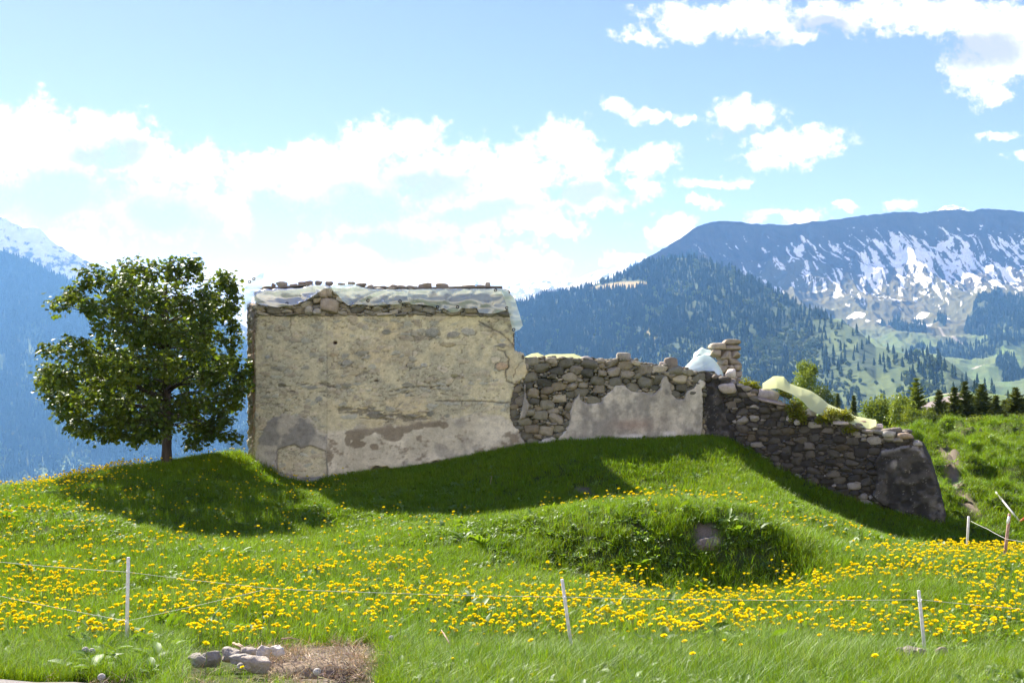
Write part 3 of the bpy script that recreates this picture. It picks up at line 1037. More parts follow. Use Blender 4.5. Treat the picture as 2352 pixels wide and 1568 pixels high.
def stones_mesh(W, poly_px, rmin, rmax, squash, seed, gap, bulge, palette, tries=9000, pw=2.2, h0=0.0, tint=None, sink=0.05, flat=0.0, keep=None, rocky=True, depth=0.24):
    rr = np.random.default_rng(seed)
    poly = W.poly(poly_px)
    pts, rad, sq = packed(poly, rmin, rmax, squash, rr, tries, pw)
    mb = MB()
    n = len(pts)
    pq = [(a, b * sq) for a, b in poly]
    edges = list(zip(pq, pq[1:] + pq[:1]))
    for i in range(n):
        c = pts[i]
        d2 = ((pts - c) ** 2).sum(1)
        nb = np.argsort(d2)[1:22]
        m = rad[i] * 2.1
        cell = [(c[0] - m, c[1] - m), (c[0] + m, c[1] - m), (c[0] + m, c[1] + m), (c[0] - m, c[1] + m)]
        for j in nb:
            dx, dy = pts[j] - c
            L = math.hypot(dx, dy)
            k = (d2[j] + rad[i] ** 2 - rad[j] ** 2) / (2 * L) - gap * rr.uniform(0.5, 1.3)
            cell = clip_half(cell, dx / L, dy / L, k + (dx * c[0] + dy * c[1]) / L)
            if len(cell) < 3: break
        for (ax, ay), (bx, by) in edges:
            # keep to the wall's outline
            ex, ey = bx - ax, by - ay
            L = math.hypot(ex, ey)
            if L < 1e-6: continue
            t = ((c[0] - ax) * ex + (c[1] - ay) * ey) / (L * L)
            nx, ny = ey / L, -ex / L
            dd = (c[0] - ax) * nx + (c[1] - ay) * ny
            if -0.15 < t < 1.15 and abs(dd) < m * 1.5:
                sg = 1 if dd < 0 else -1
                cell = clip_half(cell, sg * nx, sg * ny, sg * (ax * nx + ay * ny) + rr.uniform(-.015, .03))
                if len(cell) < 3: break
        if len(cell) < 3: continue
        cell = np.array([(a, b / sq) for a, b in cell])
        for _ in range(2):                                   # rounded outline
            nx = np.roll(cell, -1, 0)
            cw = 0.14 if _ == 0 else 0.25
            cell = np.stack([cell * (1 - cw) + nx * cw, cell * cw + nx * (1 - cw)], 1).reshape(-1, 2)
        cen = cell.mean(0)
        ext = cell.max(0) - cell.min(0)
        if min(ext) < 0.015: continue
        if keep is not None and not keep(cen): continue
        base = palette[rr.integers(len(palette))]
        col = np.array(base) * rr.uniform(0.78, 1.22)
        if tint is not None: col = tint(cen, col, rr)
        hb = bulge * (0.55 + 0.9 * rr.random()) * min(1.0, min(ext) / 0.16)
        tx, ty = rr.normal(0, 0.10, 2) * (1 - flat)
        k = len(cell)
        if rocky:
            sz = (ext[0] * rr.uniform(.98, 1.10), depth * rr.uniform(.8, 1.2), ext[1] * rr.uniform(.98, 1.12))
            th = rr.normal(0, .16)
            vv, ff = rock((1, 1, 1), int(rr.integers(1e6)), 3 if max(ext) > .14 else 2, rr.uniform(.25, .85), rr.uniform(.12, .24))
            vv = vv * np.array(sz)
            lx = vv[:, 0] * math.cos(th) - vv[:, 2] * math.sin(th); lz = vv[:, 0] * math.sin(th) + vv[:, 2] * math.cos(th)
            X_, Y_, Z_ = W.p(cen[0] + lx, cen[1] + lz, h0 + rr.normal(0, .012) - vv[:, 1])
            mb.add(list(np.stack([X_, Y_, Z_], -1)), ff, np.clip(col, .02, .7))
            continue
        vs, cs = [], []
        for (s, hh) in ((1.0, -sink), (0.985, 0.40 * hb), (0.92, 0.78 * hb), (0.70, 0.97 * hb), (0.35, 1.02 * hb)):
            for a in cell:
                q = cen + (a - cen) * s
                nz = vn(q[0] * 16 + i, q[1] * 16, i * 0.3, 3) - 0.5
                h = h0 + hh + (0 if s == 1.0 else ((q[0] - cen[0]) * tx + (q[1] - cen[1]) * ty) + 0.022 * float(nz))
                vs.append(W.p(q[0], q[1], h)); cs.append(col)
        vs.append(W.p(cen[0], cen[1], h0 + 1.05 * hb)); cs.append(col)
        fs = []
        for r in range(4):
            for a in range(k):
                fs.append((r * k + a, r * k + (a + 1) % k, (r + 1) * k + (a + 1) % k, (r + 1) * k + a))
        for a in range(k):
            fs.append((4 * k + a, 4 * k + (a + 1) % k, 5 * k))
        mb.add(vs, fs, cs)
    return mb


def core_mesh(W, poly_px, h_front, h_back, col):
    """the wall's body: an outline drawn on the plane, carried back through its thickness"""
    q = W.poly(poly_px)
    dense = []
    for i in range(len(q)):
        a, b = np.array(q[i]), np.array(q[(i + 1) % len(q)])
        n = max(1, int(np.linalg.norm(b - a) / 0.15))
        for k in range(n): dense.append(a + (b - a) * k / n)
    vs = [W.p(a[0], a[1] + 0.02 * math.sin(9 * a[0]), h_front) for a in dense] + [W.p(a[0], a[1] + 0.02 * math.sin(9 * a[0]), h_back) for a in dense]
    n = len(dense)
    fs = [tuple(range(n)), tuple(range(2 * n - 1, n - 1, -1))] + [(i + n, (i + 1) % n + n, (i + 1) % n, i) for i in range(n)]
    mb = MB(); mb.add(vs, fs, col)
    return mb


def sheet(W, poly_px, step, height, paint, warp=4.0, seed=0, edge=6.0, out=0.03):
    """a skin of plaster laid over a wall: outline in pixels, coloured and raised by functions of the pixel position"""
    q = np.array(W.poly(poly_px))
    u = np.arange(q[:, 0].min() - .1, q[:, 0].max() + .1, step)
    z = np.arange(q[:, 1].min() - .1, q[:, 1].max() + .1, step)
    U, Z = np.meshgrid(u, z, indexing='ij')
    X, Y, _ = W.p(U, Z)
    px, py = proj(X, Y, Z)
    wx = px + warp * 2 * (fbm(U * 5, Z * 5, seed, 4, 7) - 0.5) + warp * (vn(U * 30, Z * 30, seed, 5) - .5)
    wy = py + warp * 2 * (fbm(U * 5, Z * 5, seed + 9, 4, 8) - 0.5) + warp * (vn(U * 30, Z * 30, seed + 4, 5) - .5)
    sd = sdpoly(wx, wy, poly_px)
    col, hh = paint(px, py, U, Z)
    H = (height + hh) * sstep(0.5, edge, -sd) - 0.04 * (1 - sstep(0.0, 1.5, -sd)) + out * 0
    x, y, zz = W.p(U, Z, H)
    V = np.stack([x, y, zz], -1)
    keep = (sd[:-1, :-1] < 0) | (sd[1:, 1:] < 0) | (sd[1:, :-1] < 0) | (sd[:-1, 1:] < 0)
    f = gridfaces(len(u), len(z), keep)
    used = np.unique(f); remap = np.full(V.shape[0] * V.shape[1], -1); remap[used] = np.arange(len(used))
    return V.reshape(-1, 3)[used], remap[f], col.reshape(-1, 3)[used]


M_STONE = mat_vcol('fieldstone', 0.9, 11, 55, 0.60, 0.9, 0.018)
M_MORTAR = mat_vcol('old_mortar', 0.97, 11, 60, 0.5, 1.0, 0.04)
M_PLASTER = mat_vcol('weathered_plaster', 0.95, 10, 46, 0.46, 0.5, 0.012)

# ---------------------------------------------------------------- tall wall
# outline on the photograph of the plastered face
T_OUT = [(588, 719), (640, 724), (700, 720), (760, 722), (850, 719), (960, 722), (1060, 722), (1140, 722), (1172, 722), (1178, 735), (1181, 760), (1182, 806), (1199, 812), (1210, 838),
         (1211, 852), (1207, 868), (1192, 880), (1186, 884), (1180, 890), (1176, 905), (1172, 935), (1172, 960), (1180, 978), (1192, 985), (1198, 1005), (1208, 1022), (1206, 1060), (1000, 1130), (585, 1130), (583, 1050), (586, 800)]


def tower_paint(px, py, U, Z):
    sh = px.shape
    rr = np.random.default_rng(5)
    cx = (px - 544.4) / .3472; cy = (py - 598.9) / .3472           # coordinates of the enlarged view
    # embedded rubble: nearest seeds of a flattened cell pattern
    n = 1500
    S = np.stack([rr.uniform(U.min(), U.max(), n), rr.uniform(Z.min(), Z.max(), n) * 1.9], 1)
    kind = rr.random(n); tone = rr.normal(0, 1, n); hue = rr.random(n)
    wu = U + 0.05 * (fbm(U * 7, Z * 9, 0, 3, 1) - .5); wz = (Z + 0.04 * (fbm(U * 7, Z * 9, 5, 3, 2) - .5)) * 1.9
    A = np.stack([wu.ravel(), wz.ravel()], 1)
    d1 = np.full(len(A), 9.0); d2 = d1.copy(); i1 = np.zeros(len(A), int)
    for s in range(0, n, 100):
        D = np.hypot(A[:, None, 0] - S[None, s:s + 100, 0], A[:, None, 1] - S[None, s:s + 100, 1])
        o = np.argsort(D, 1)[:, :2]
        for k in range(2):
            dk = D[np.arange(len(A)), o[:, k]]
            b = dk < d1
            d2 = np.where(b, d1, np.minimum(d2, dk)); i1 = np.where(b, o[:, k] + s, i1); d1 = np.where(b, dk, d1)
    gapd = (d2 - d1).reshape(sh); ci = i1.reshape(sh)
    K, T, Hh = kind[ci], tone[ci], hue[ci]
    n1 = fbm(U * 3.0, Z * 3.0, 0, 5, 11); n2 = fbm(U * 14, Z * 18, 0, 4, 12); n3 = vn(U * 55, Z * 60, 0, 13)
    lowf = fbm(U * 1.1, Z * 1.3, 0, 3, 14)
    left = 1 - sstep(594, 600, cx)
    base = lerp3((0.53, 0.475, 0.34), (0.405, 0.375, 0.29), sstep(0.41, 0.59, n1)) * (1 - 0.0 * left[..., None])
    base = base * (1 - 0.35 * left[..., None]) + np.array((0.42, 0.40, 0.32)) * 0.35 * left[..., None]
    base = base * np.array((1.08, 1.11, 1.02))
    base = base * (0.86 + 0.28 * n2)[..., None] * (0.95 + 0.12 * n3)[..., None]
    ochre = sstep(0.56, 0.70, fbm(U * 1.6, Z * 2.4, 3, 4, 15))
    base = base * (1 - 0.25 * ochre[..., None]) + np.array((0.50, 0.38, 0.21)) * 0.25 * ochre[..., None]
    # how much of the rubble shows
    p = 0.30 + 0.30 * sstep(560, 360, cy) + 0.22 * np.exp(-((cy - 900) / 190) ** 2) - 0.18 * sstep(1180, 1500, cx) * (cy > 560)
    p = p + 0.25 * (lowf - 0.5)
    rim = sstep(0.012, 0.040, gapd)
    shown = ((K < p) * rim)
    stone = np.where((Hh < 0.35)[..., None], np.array((0.32, 0.33, 0.28)), np.where((Hh < 0.75)[..., None], np.array((0.45, 0.40, 0.29)), np.array((0.38, 0.34, 0.26))))
    stone = stone * (1 + 0.16 * T)[..., None] * (0.85 + 0.3 * n2)[..., None]
    w = 0.75 * shown
    col = base * (1 - w[..., None]) + stone * w[..., None]
    crack = (1 - sstep(0.002, 0.018, gapd + 0.02 * (n2 - .45))) * sstep(0.40, 0.58, n1 + 0.5 * (p - 0.40) + 0.7 * (n2 - .5))
    dark = np.array((0.10, 0.088, 0.068))
    col = col * (1 - 0.58 * crack[..., None]) + dark * 0.58 * crack[..., None]
    H = 0.008 * shown - 0.014 * crack + 0.014 * (n1 - 0.5) + 0.007 * (n2 - 0.5)
    # rows of open joints
    jn = fbm(U * 4.5 + n2, (Z + .06 * n1 + .02 * n2) * 24, 0, 4, 16)
    band = np.exp(-((cy - 1020 - 25 * np.sin(cx / 160)) / 42) ** 2) * sstep(560, 700, cx) * (1 - sstep(1230, 1330, cx)) + 0.75 * np.exp(-((cy - 838) / 40) ** 2) * sstep(240, 330, cx) * (1 - sstep(600, 700, cx)) \
        + 0.40 * np.exp(-((cy - 860) / 60) ** 2) * sstep(900, 1000, cx) * (1 - sstep(1400, 1500, cx)) + 0.7 * np.exp(-((cy - 352) / 16) ** 2)
    j = sstep(0.60, 0.70, jn + 0.24 * band - 0.10 + 0.25 * (n2 - .5))
    j = j * sstep(0.1, 0.4, band)
    col = col * (1 - 0.7 * j[..., None]) + np.array((0.11, 0.105, 0.085)) * 0.7 * j[..., None]
    H = H - 0.025 * j
    pit = sstep(0.80, 0.90, vn(U * 20, Z * 32, 0, 23)) * sstep(.42, .58, fbm(U * 5, Z * 5, 6, 3, 24)) * .75
    col = col * (1 - 0.6 * pit[..., None]); H = H - 0.02 * pit
    fleck = sstep(0.78, 0.9, vn(U * 26, Z * 30, 4, 25)) * .35
    col = col * (1 - fleck[..., None]) + np.array((0.62, 0.58, 0.47)) * fleck[..., None]
    # smooth repair along the foot, right of the seam
    e1 = cy + 40 * (n1 - .5) + 22 * (n2 - .5)
    foot = sstep(-14, 14, e1 - np.interp(cx, [590, 700, 900, 1100, 1300, 1450, 1600, 1750, 1900], [1130, 1120, 1105, 1085, 1050, 1035, 1010, 1025, 1090])) * sstep(596, 602, cx)
    fcol = lerp3((0.49, 0.455, 0.345), (0.64, 0.595, 0.465), sstep(0.3, 0.7, fbm(U * 2.4, Z * 2.4, 7, 4, 17))) * (0.93 + 0.14 * n2)[..., None]
    gry = sstep(0.5, 0.62, fbm(U * 2.6, Z * 2.6, 2, 4, 18) + 0.20 * sstep(1380, 1560, cx) * (1 - sstep(1180, 1260, e1)) - 0.10)
    fcol = fcol * (1 - 0.65 * gry[..., None]) + np.array((0.30, 0.28, 0.235)) * 0.65 * gry[..., None]
    wet = np.zeros(sh)
    for (a, b, r1, r2) in ((780, 1150, 75, 45), (850, 1120, 90, 40), (960, 1110, 90, 38), (1040, 1150, 75, 48), (1110, 1110, 60, 35), (1190, 1085, 60, 34), (1290, 1075, 80, 34), (1370, 1085, 36, 26),
                           (800, 1210, 60, 28), (910, 1230, 34, 26), (735, 1180, 26, 50)):
        wet = np.maximum(wet, 1 - np.hypot((cx - a) / r1, (cy - b) / r2))
    wet = sstep(0.0, 0.16, wet + 0.7 * (n1 - .5) + 0.4 * (n2 - .5))
    fcol = fcol * (1 - 0.8 * wet[..., None]) + np.array((0.185, 0.15, 0.10)) * 0.8 * wet[..., None]
    col = col * (1 - foot[..., None]) + fcol * foot[..., None]
    H = H * (1 - 0.85 * foot) + (0.012 + 0.004 * n2) * foot
    # grey blotched render, lower left, with a bare panel in it
    gp_ = [(150, 1180), (215, 1060), (320, 1010), (420, 1030), (490, 1040), (525, 1090), (540, 1140), (600, 1150), (604, 1300), (604, 1480), (90, 1480), (110, 1290)]
    sdg = sdpoly(cx + 50 * (n1 - .5), cy + 50 * (n2 - .5), gp_)
    g = sstep(6, -6, sdg)
    gc = lerp3((0.25, 0.245, 0.22), (0.42, 0.395, 0.33), sstep(0.41, 0.59, fbm(U * 5, Z * 5, 4, 4, 19))) * (0.9 + 0.2 * n2)[..., None]
    pale = sstep(1240, 1300, cy) * (cx < 265)
    gc = gc * (1 - 0.6 * pale[..., None]) + np.array((0.46, 0.44, 0.385)) * 0.6 * pale[..., None]
    bp = [(270, 1250), (330, 1225), (390, 1210), (430, 1240), (490, 1215), (555, 1245), (596, 1262), (598, 1440), (440, 1432), (268, 1395)]
    sdb = sdpoly(cx + 20 * (n1 - .5), cy + 20 * (n2 - .5), bp)
    bare = sstep(3, -3, sdb)
    rim_b = np.exp(-(sdb / 5.0) ** 2)
    g2 = g * (1 - bare)
    col = col * (1 - g2[..., None]) + gc * g2[..., None]
    H = H * (1 - 0.7 * g2) + 0.012 * g2 - 0.012 * bare
    col = col * (1 - 0.55 * (rim_b * g)[..., None]) + np.array((0.12, 0.11, 0.09)) * 0.55 * (rim_b * g)[..., None]
    # pale lips where the render stops
    lip = np.exp(-(dline(cx + 12 * (n2 - .5), cy + 12 * (n1 - .5), [(470, 1030), (520, 1085), (538, 1135), (600, 1150), (603, 1250)]) / 7.0) ** 2)
    col = col * (1 - 0.55 * lip[..., None]) + np.array((0.58, 0.55, 0.48)) * 0.55 * lip[..., None]
    # the vertical seam, cracks
    seam = np.exp(-((cx - 597 - 4 * (n1 - .5)) / 4.0) ** 2) * sstep(380, 420, cy)
    col = col * (1 - 0.16 * seam[..., None]); H = H - 0.004 * seam + 0.006 * (1 - left)
    for pts, wd, st in (([(1320, 928), (1500, 930), (1680, 928), (1770, 938), (1840, 944)], 4.0, 0.8), ([(1600, 400), (1660, 440), (1740, 475), (1790, 515), (1832, 570)], 4.5, 0.8),
                        ([(1725, 585), (1765, 600), (1795, 650), (1800, 690), (1775, 740), (1780, 790), (1830, 815), (1862, 815)], 5, 0.8), ([(1890, 660), (1840, 720), (1830, 770)], 3.5, 0.6),
                        ([(357, 370), (352, 440), (362, 510)], 3.5, 0.5), ([(265, 1390), (262, 1320), (272, 1250)], 4, 0.5)):
        d = dline(cx + 22 * (n2 - .5) + 16 * (n1 - .5), cy + 22 * (n1 - .5), pts)
        k = np.exp(-(d / wd) ** 2) * st
        col = col * (1 - k[..., None]) + np.array((0.06, 0.052, 0.042)) * k[..., None]; H = H - 0.03 * k
    for (a, b, r1, r2, st) in ((650, 541, 17, 14, 1), (922, 795, 15, 7, .8), (1285, 840, 14, 9, .7), (1395, 826, 12, 6, .7), (1340, 828, 9, 5, .6), (787, 762, 6, 6, .7), (690, 690, 8, 7, .4)):
        k = (1 - sstep(0.6, 1.1, np.hypot((cx - a) / r1, (cy - b) / r2) + 0.7 * (n2 - .5))) * st
        col = col * (1 - k[..., None]) + np.array((0.05, 0.032, 0.024)) * k[..., None]; H = H - 0.06 * k
    for (a, b, r1, r2, cc) in ((1295, 475, 48, 30, (.25, .26, .235)), (1435, 490, 45, 26, (.26, .26, .23)), (990, 470, 36, 18, (.21, .215, .185)), (1530, 470, 52, 26, (.37, .37, .33)), (1395, 553, 50, 18, (.33, .29, .18)),
                               (1750, 697, 46, 27, (.46, .34, .22)), (1190, 483, 38, 22, (.38, .36, .28)), (775, 388, 34, 34, (.42, .37, .28)), (850, 443, 25, 20, (.40, .39, .33)), (730, 675, 35, 22, (.31, .32, .29)),
                               (545, 912, 28, 20, (.29, .30, .28)), (1280, 1008, 26, 20, (.16, .17, .145)), (1140, 1025, 50, 12, (.20, .20, .17)), (915, 1020, 60, 26, (.15, .15, .125)), (640, 622, 34, 12, (.37, .30, .19)),
                               (1755, 560, 28, 16, (.24, .24, .225)), (560, 655, 20, 16, (.26, .23, .16)), (1440, 760, 24, 12, (.27, .26, .13)), (220, 510, 22, 12, (.33, .35, .33)), (205, 635, 16, 14, (.33, .36, .36)),
                               (500, 838, 46, 14, (.24, .25, .22)), (1240, 690, 24, 16, (.38, .39, .36)), (1150, 690, 26, 18, (.34, .33, .26)), (300, 820, 26, 16, (.16, .155, .13))):
        rad = np.hypot((cx - a) / r1, (cy - b) / r2) + 0.55 * (n2 - .5)
        k = 1 - sstep(0.82, 1.0, rad)
        ring = np.exp(-((rad - 1.02) / 0.10) ** 2) * sstep(0.35, 0.6, n1 + 0.4 * (cy - b) / r2 * 0.4)
        col = col * (1 - 0.85 * k[..., None]) + np.array(cc) * (0.8 + 0.4 * n3)[..., None] * 0.85 * k[..., None]
        col = col * (1 - 0.5 * ring[..., None]); H = H + 0.012 * k - 0.012 * ring
    # broken dark footing and the rising damp
    ft = [(880, 1395), (905, 1362), (960, 1355), (1020, 1372), (1130, 1368), (1230, 1345), (1330, 1322), (1400, 1318), (1410, 1345), (1300, 1365), (1240, 1400), (900, 1430)]
    k = sstep(5, -5, sdpoly(cx + 30 * (n1 - .5), cy + 30 * (n2 - .5), ft))
    col = col * (1 - 0.8 * k[..., None]) + (np.array((0.10, 0.078, 0.07)) * (0.6 + 0.8 * n3)[..., None]) * 0.8 * k[..., None]; H = H - 0.10 * k
    return np.clip(col, 0.01, 0.8), H


tower = empty('ruined_wall', Vector((-2.8, 24.2, gz(-2.8, 24.0))), 'tall plastered ruin wall with a flat top under plastic sheeting and boards', 'ruin wall')
GREYS = [(0.27, 0.255, 0.205), (0.34, 0.31, 0.24), (0.22, 0.21, 0.175), (0.40, 0.37, 0.30), (0.31, 0.27, 0.19), (0.18, 0.17, 0.14)]
T_CORE = [(594, 668), (760, 664), (1000, 664), (1168, 664), (1176, 700), (1181, 745), (1182, 812), (1190, 830), (1190, 1100), (1000, 1140), (580, 1140), (584, 1050), (588, 800)]
v, f, c = sheet(WT, T_OUT, 0.019, 0.035, tower_paint, warp=3.0, seed=2, edge=3.0)
link('plaster_face', mk('plaster_face', v, f, c), M_PLASTER, tower)
core_mesh(WT, T_CORE, -0.02, -0.72, (0.13, 0.12, 0.10)).build('rubble_core', M_MORTAR, tower, smooth=False)
BAND = [(584, 668), (760, 662), (1000, 662), (1166, 664), (1174, 690), (1178, 722), (1172, 728), (590, 726)]
sm = stones_mesh(WT, BAND, 0.04, 0.16, 2.2, 21, 0.0, 0.08, GREYS, pw=1.9, h0=-.03)
# a large rounded boulder in the middle of the broken edge
for (px, py, w, h, sd) in ((758, 702, 44, 38, 3), (745, 676, 24, 22, 4), (716, 684, 15, 13, 5), (711, 714, 19, 21, 6), (729, 716, 22, 15, 7), (757, 672, 15, 24, 8)):
    q = WT.pv(*WT.uz(px, py), 0.03)
    k = 24.0 / FPX
    vv, ff = rock((w * k, 0.34, h * k), sd, 3, 0.5, 0.12)
    sm.add([tuple(a) for a in vv + np.array(q)], ff, (0.37, 0.315, 0.25) if sd in (3, 4, 8) else (0.38, 0.36, 0.31))
sm.build('exposed_rubble', M_STONE, tower)
# ragged left end of the wall: stones looking left, the reveal splays out behind
WS = Wall((-5.95, 24.62), (-5.575, 24.0))
END = [(567, 690), (594, 696), (597, 720), (597, 1060), (572, 1060), (567, 900)]


def end_paint(px, py, U, Z):
    n = fbm(U * 9, Z * 9, 0, 4, 3); m_ = fbm(U * 30, Z * 30, 0, 3, 4)
    c = lerp3((0.34, 0.27, 0.20), (0.42, 0.38, 0.31), sstep(0.35, 0.6, n)) * (0.7 + 0.6 * m_)[..., None]
    pl = np.exp(-((px - 586 - 3 * (n - .5)) / 4.0) ** 2) * sstep(740, 780, py)
    c = c * (1 - .7 * pl[..., None]) + np.array((0.45, 0.27, 0.18)) * .7 * pl[..., None]
    pg = np.exp(-((px - 578) / 4.0) ** 2) * sstep(850, 880, py) * (1 - sstep(940, 960, py))
    c = c * (1 - .7 * pg[..., None]) + np.array((0.3, 0.3, 0.29)) * .7 * pg[..., None]
    return c, 0.10 * (n - .5) + 0.06 * (m_ - .5)


v, f, c = sheet(WS, [(568, 694), (589.5, 700), (589.5, 1085), (570, 1080)], 0.02, 0.02, end_paint, warp=1.5, seed=6, edge=1.5)
link('broken_end', mk('broken_end', v, f, c), M_PLASTER, tower)
core_mesh(WS, [(570, 700), (588.5, 704), (588.5, 1085), (571, 1075)], -0.04, -0.5, (0.2, 0.17, 0.13)).build('end_core', M_MORTAR, tower, smooth=False)

# ---------------------------------------------------------------- middle wall
mid = empty('rubble_wall', Vector((2.2, 24.1, gz(2.2, 23.9))), 'middle wall of round grey fieldstones with a torn patch of plaster', 'stone wall')
M_OUT = [(1196, 812), (1212, 822), (1260, 820), (1330, 823), (1400, 827), (1430, 823), (1470, 831), (1500, 839), (1540, 838), (1580, 848), (1622, 858), (1622, 1050), (1204, 1066), (1200, 1010), (1184, 984), (1172, 960), (1168, 930), (1176, 895), (1200, 872)]
core_mesh(WM, [(1150, 830), (1196, 822)] + [(x, y + 8) for x, y in M_OUT[1:11]] + [(1622, 1060), (1150, 1085)], -0.05, -0.62, (0.10, 0.088, 0.068)).build('rubble_core', M_MORTAR, mid, smooth=False)
MIDPAL = [(0.21, 0.20, 0.145), (0.27, 0.245, 0.185), (0.14, 0.135, 0.10), (0.36, 0.325, 0.24), (0.23, 0.20, 0.135), (0.09, 0.09, 0.07), (0.17, 0.165, 0.125)]


def c3(pts): return [(1123 + .26043 * x, 748.7 + .26043 * y) for x, y in pts]


def c_in_patch(c):
    x, y, _ = WM.p(c[0], c[1]); px, py = proj(x, y, c[1])
    return not bool(sdpoly(np.array([px]), np.array([py]), PATCH)[0] < -14)


PATCH = c3([(560, 1060), (595, 1000), (650, 930), (690, 870), (700, 760), (725, 680), (760, 610), (790, 580), (810, 590), (815, 640), (850, 670), (900, 680), (980, 660), (985, 620), (1040, 590), (1080, 560), (1090, 530), (1110, 510), (1190, 505),
            (1250, 560), (1310, 572), (1370, 570), (1440, 592), (1500, 540), (1510, 480), (1525, 440), (1562, 430), (1590, 480), (1615, 520), (1622, 600), (1660, 630), (1700, 634), (1740, 560), (1800, 530), (1850, 460), (1900, 470), (1915, 520), (1890, 560),
            (1892, 800), (1895, 870), (1880, 990), (1880, 1080)])


def patch_paint(px, py, U, Z):
    n1 = fbm(U * 2.2, Z * 1.5, 0, 5, 3); n2 = fbm(U * 9, Z * 7, 0, 4, 4); n3 = vn(U * 60, Z * 60, 0, 6)
    streak = fbm(U * 4, Z * 0.8, 3, 4, 8)
    c = lerp3((0.56, 0.52, 0.42), (0.29, 0.275, 0.235), sstep(0.36, 0.62, 0.5 * n1 + 0.5 * streak + 0.3 * (n2 - .5)))
    c = c * (0.82 + 0.3 * n2)[..., None] * (0.94 + 0.12 * n3)[..., None]
    dk = np.exp(-((px - 1528) / 14.0) ** 2) * 0.45 + 0.25 * sstep(0.55, 0.7, n2)
    c = c * (1 - dk[..., None]) + np.array((0.15, 0.14, 0.12)) * dk[..., None]
    red = np.exp(-((px - 1455) / 45.0) ** 2 - ((py - 975) / 14.0) ** 2) * sstep(0.3, 0.6, n1 + .1)
    c = c * (1 - .6 * red[..., None]) + np.array((0.30, 0.20, 0.15)) * .6 * red[..., None]
    base = np.interp(px, [1280, 1340, 1400, 1500, 1600, 1615], [1012, 1010, 1004, 997, 988, 970])
    lime = sstep(-7, 0, py - base + 5 * (n2 - .5)) * sstep(0.40, 0.55, fbm(U * 3, Z * 0 + 2, 0, 3, 12))
    c = c * (1 - .8 * lime[..., None]) + np.array((0.66, 0.63, 0.58)) * .8 * lime[..., None]
    return c, 0.02 * (n1 - .5) + 0.008 * n2


stones_mesh(WM, M_OUT, 0.035, 0.185, 1.6, 33, 0.0, 0.095, MIDPAL, tries=34000, pw=2.6, keep=c_in_patch, h0=-0.02).build('fieldstones', M_STONE, mid)
v, f, c = sheet(WM, PATCH, 0.018, 0.13, patch_paint, warp=2.2, seed=12, edge=5)
link('plaster_patch', mk('plaster_patch', v, f, c), M_PLASTER, mid)
SLIV = c3([(300, 500), (338, 515), (335, 560), (345, 650), (372, 700), (350, 770), (320, 825), (285, 830), (250, 838), (270, 780), (290, 690), (305, 620)])
v, f, c = sheet(WM, SLIV, 0.018, 0.16, patch_paint, warp=2.0, seed=15, edge=4)
link('plaster_patch', mk('plaster_patch', v, f, c), M_PLASTER, mid)
v, f, c = sheet(WM, c3([(395, 1090), (430, 1020), (480, 980), (560, 964), (612, 982), (590, 1040), (600, 1090)]), 0.018, 0.12, patch_paint, warp=2.0, seed=18, edge=4)
link('plaster_patch', mk('plaster_patch', v, f, c), M_PLASTER, mid)

# ---------------------------------------------------------------- low wall running down to the right
low = empty('sloping_wall', Vector((6.0, 21.9, gz(6.0, 21.9))), 'low dark rubble wall sloping down beside the grassy hillside', 'stone wall')
L_TOP = [(1618, 857), (1650, 866), (1682, 880), (1712, 893), (1745, 910), (1780, 928), (1830, 948), (1870, 962), (1920, 973), (1980, 983), (2040, 989), (2083, 993), (2089, 1006), (2112, 1014)]
L_OUT = L_TOP + [(2130, 1054), (2150, 1118), (2168, 1195), (2174, 1262), (2000, 1240), (1850, 1185), (1720, 1100), (1618, 1060)]
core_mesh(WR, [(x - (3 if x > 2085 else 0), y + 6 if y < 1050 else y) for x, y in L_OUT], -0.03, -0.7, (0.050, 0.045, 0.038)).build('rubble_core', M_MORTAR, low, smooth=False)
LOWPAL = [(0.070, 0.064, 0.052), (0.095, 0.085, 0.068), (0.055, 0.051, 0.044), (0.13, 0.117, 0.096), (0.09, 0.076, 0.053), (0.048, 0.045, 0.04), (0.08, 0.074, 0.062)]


def low_tint(c, col, rr):
    x, y, _ = WR.p(c[0], c[1]); px, py = proj(x, y, c[1])
    k = 0.05 + 0.22 * (1700 < px < 1740 and py > 930) + 0.20 * (py > np.interp(px, [1700, 1850, 2000], [1030, 1085, 1110]) and px < 2030) + 0.5 * (px > 1960 and py < 1015)
    if rr.random() < k: return np.array((0.33, 0.305, 0.265)) * rr.uniform(0.7, 1.2)
    return col


DK = [(2024, 1033), (2060, 1026), (2095, 1020), (2113, 1024), (2128, 1052), (2139, 1077), (2152, 1121), (2164, 1160), (2171, 1196), (2174, 1240), (2142, 1215), (2098, 1200), (2040, 1168), (2021, 1158), (2002, 1140), (2013, 1099), (2008, 1060)]


def c_in_dark(c):
    x, y, _ = WR.p(c[0], c[1]); px, py = proj(x, y, c[1])
    return not bool(sdpoly(np.array([px]), np.array([py]), DK)[0] < -8)


stones_mesh(WR, L_OUT, 0.035, 0.15, 1.75, 44, 0.0, 0.045, LOWPAL, tries=34000, pw=2.5, tint=low_tint, keep=c_in_dark, h0=-0.09, depth=.22).build('fieldstones', M_STONE, low)


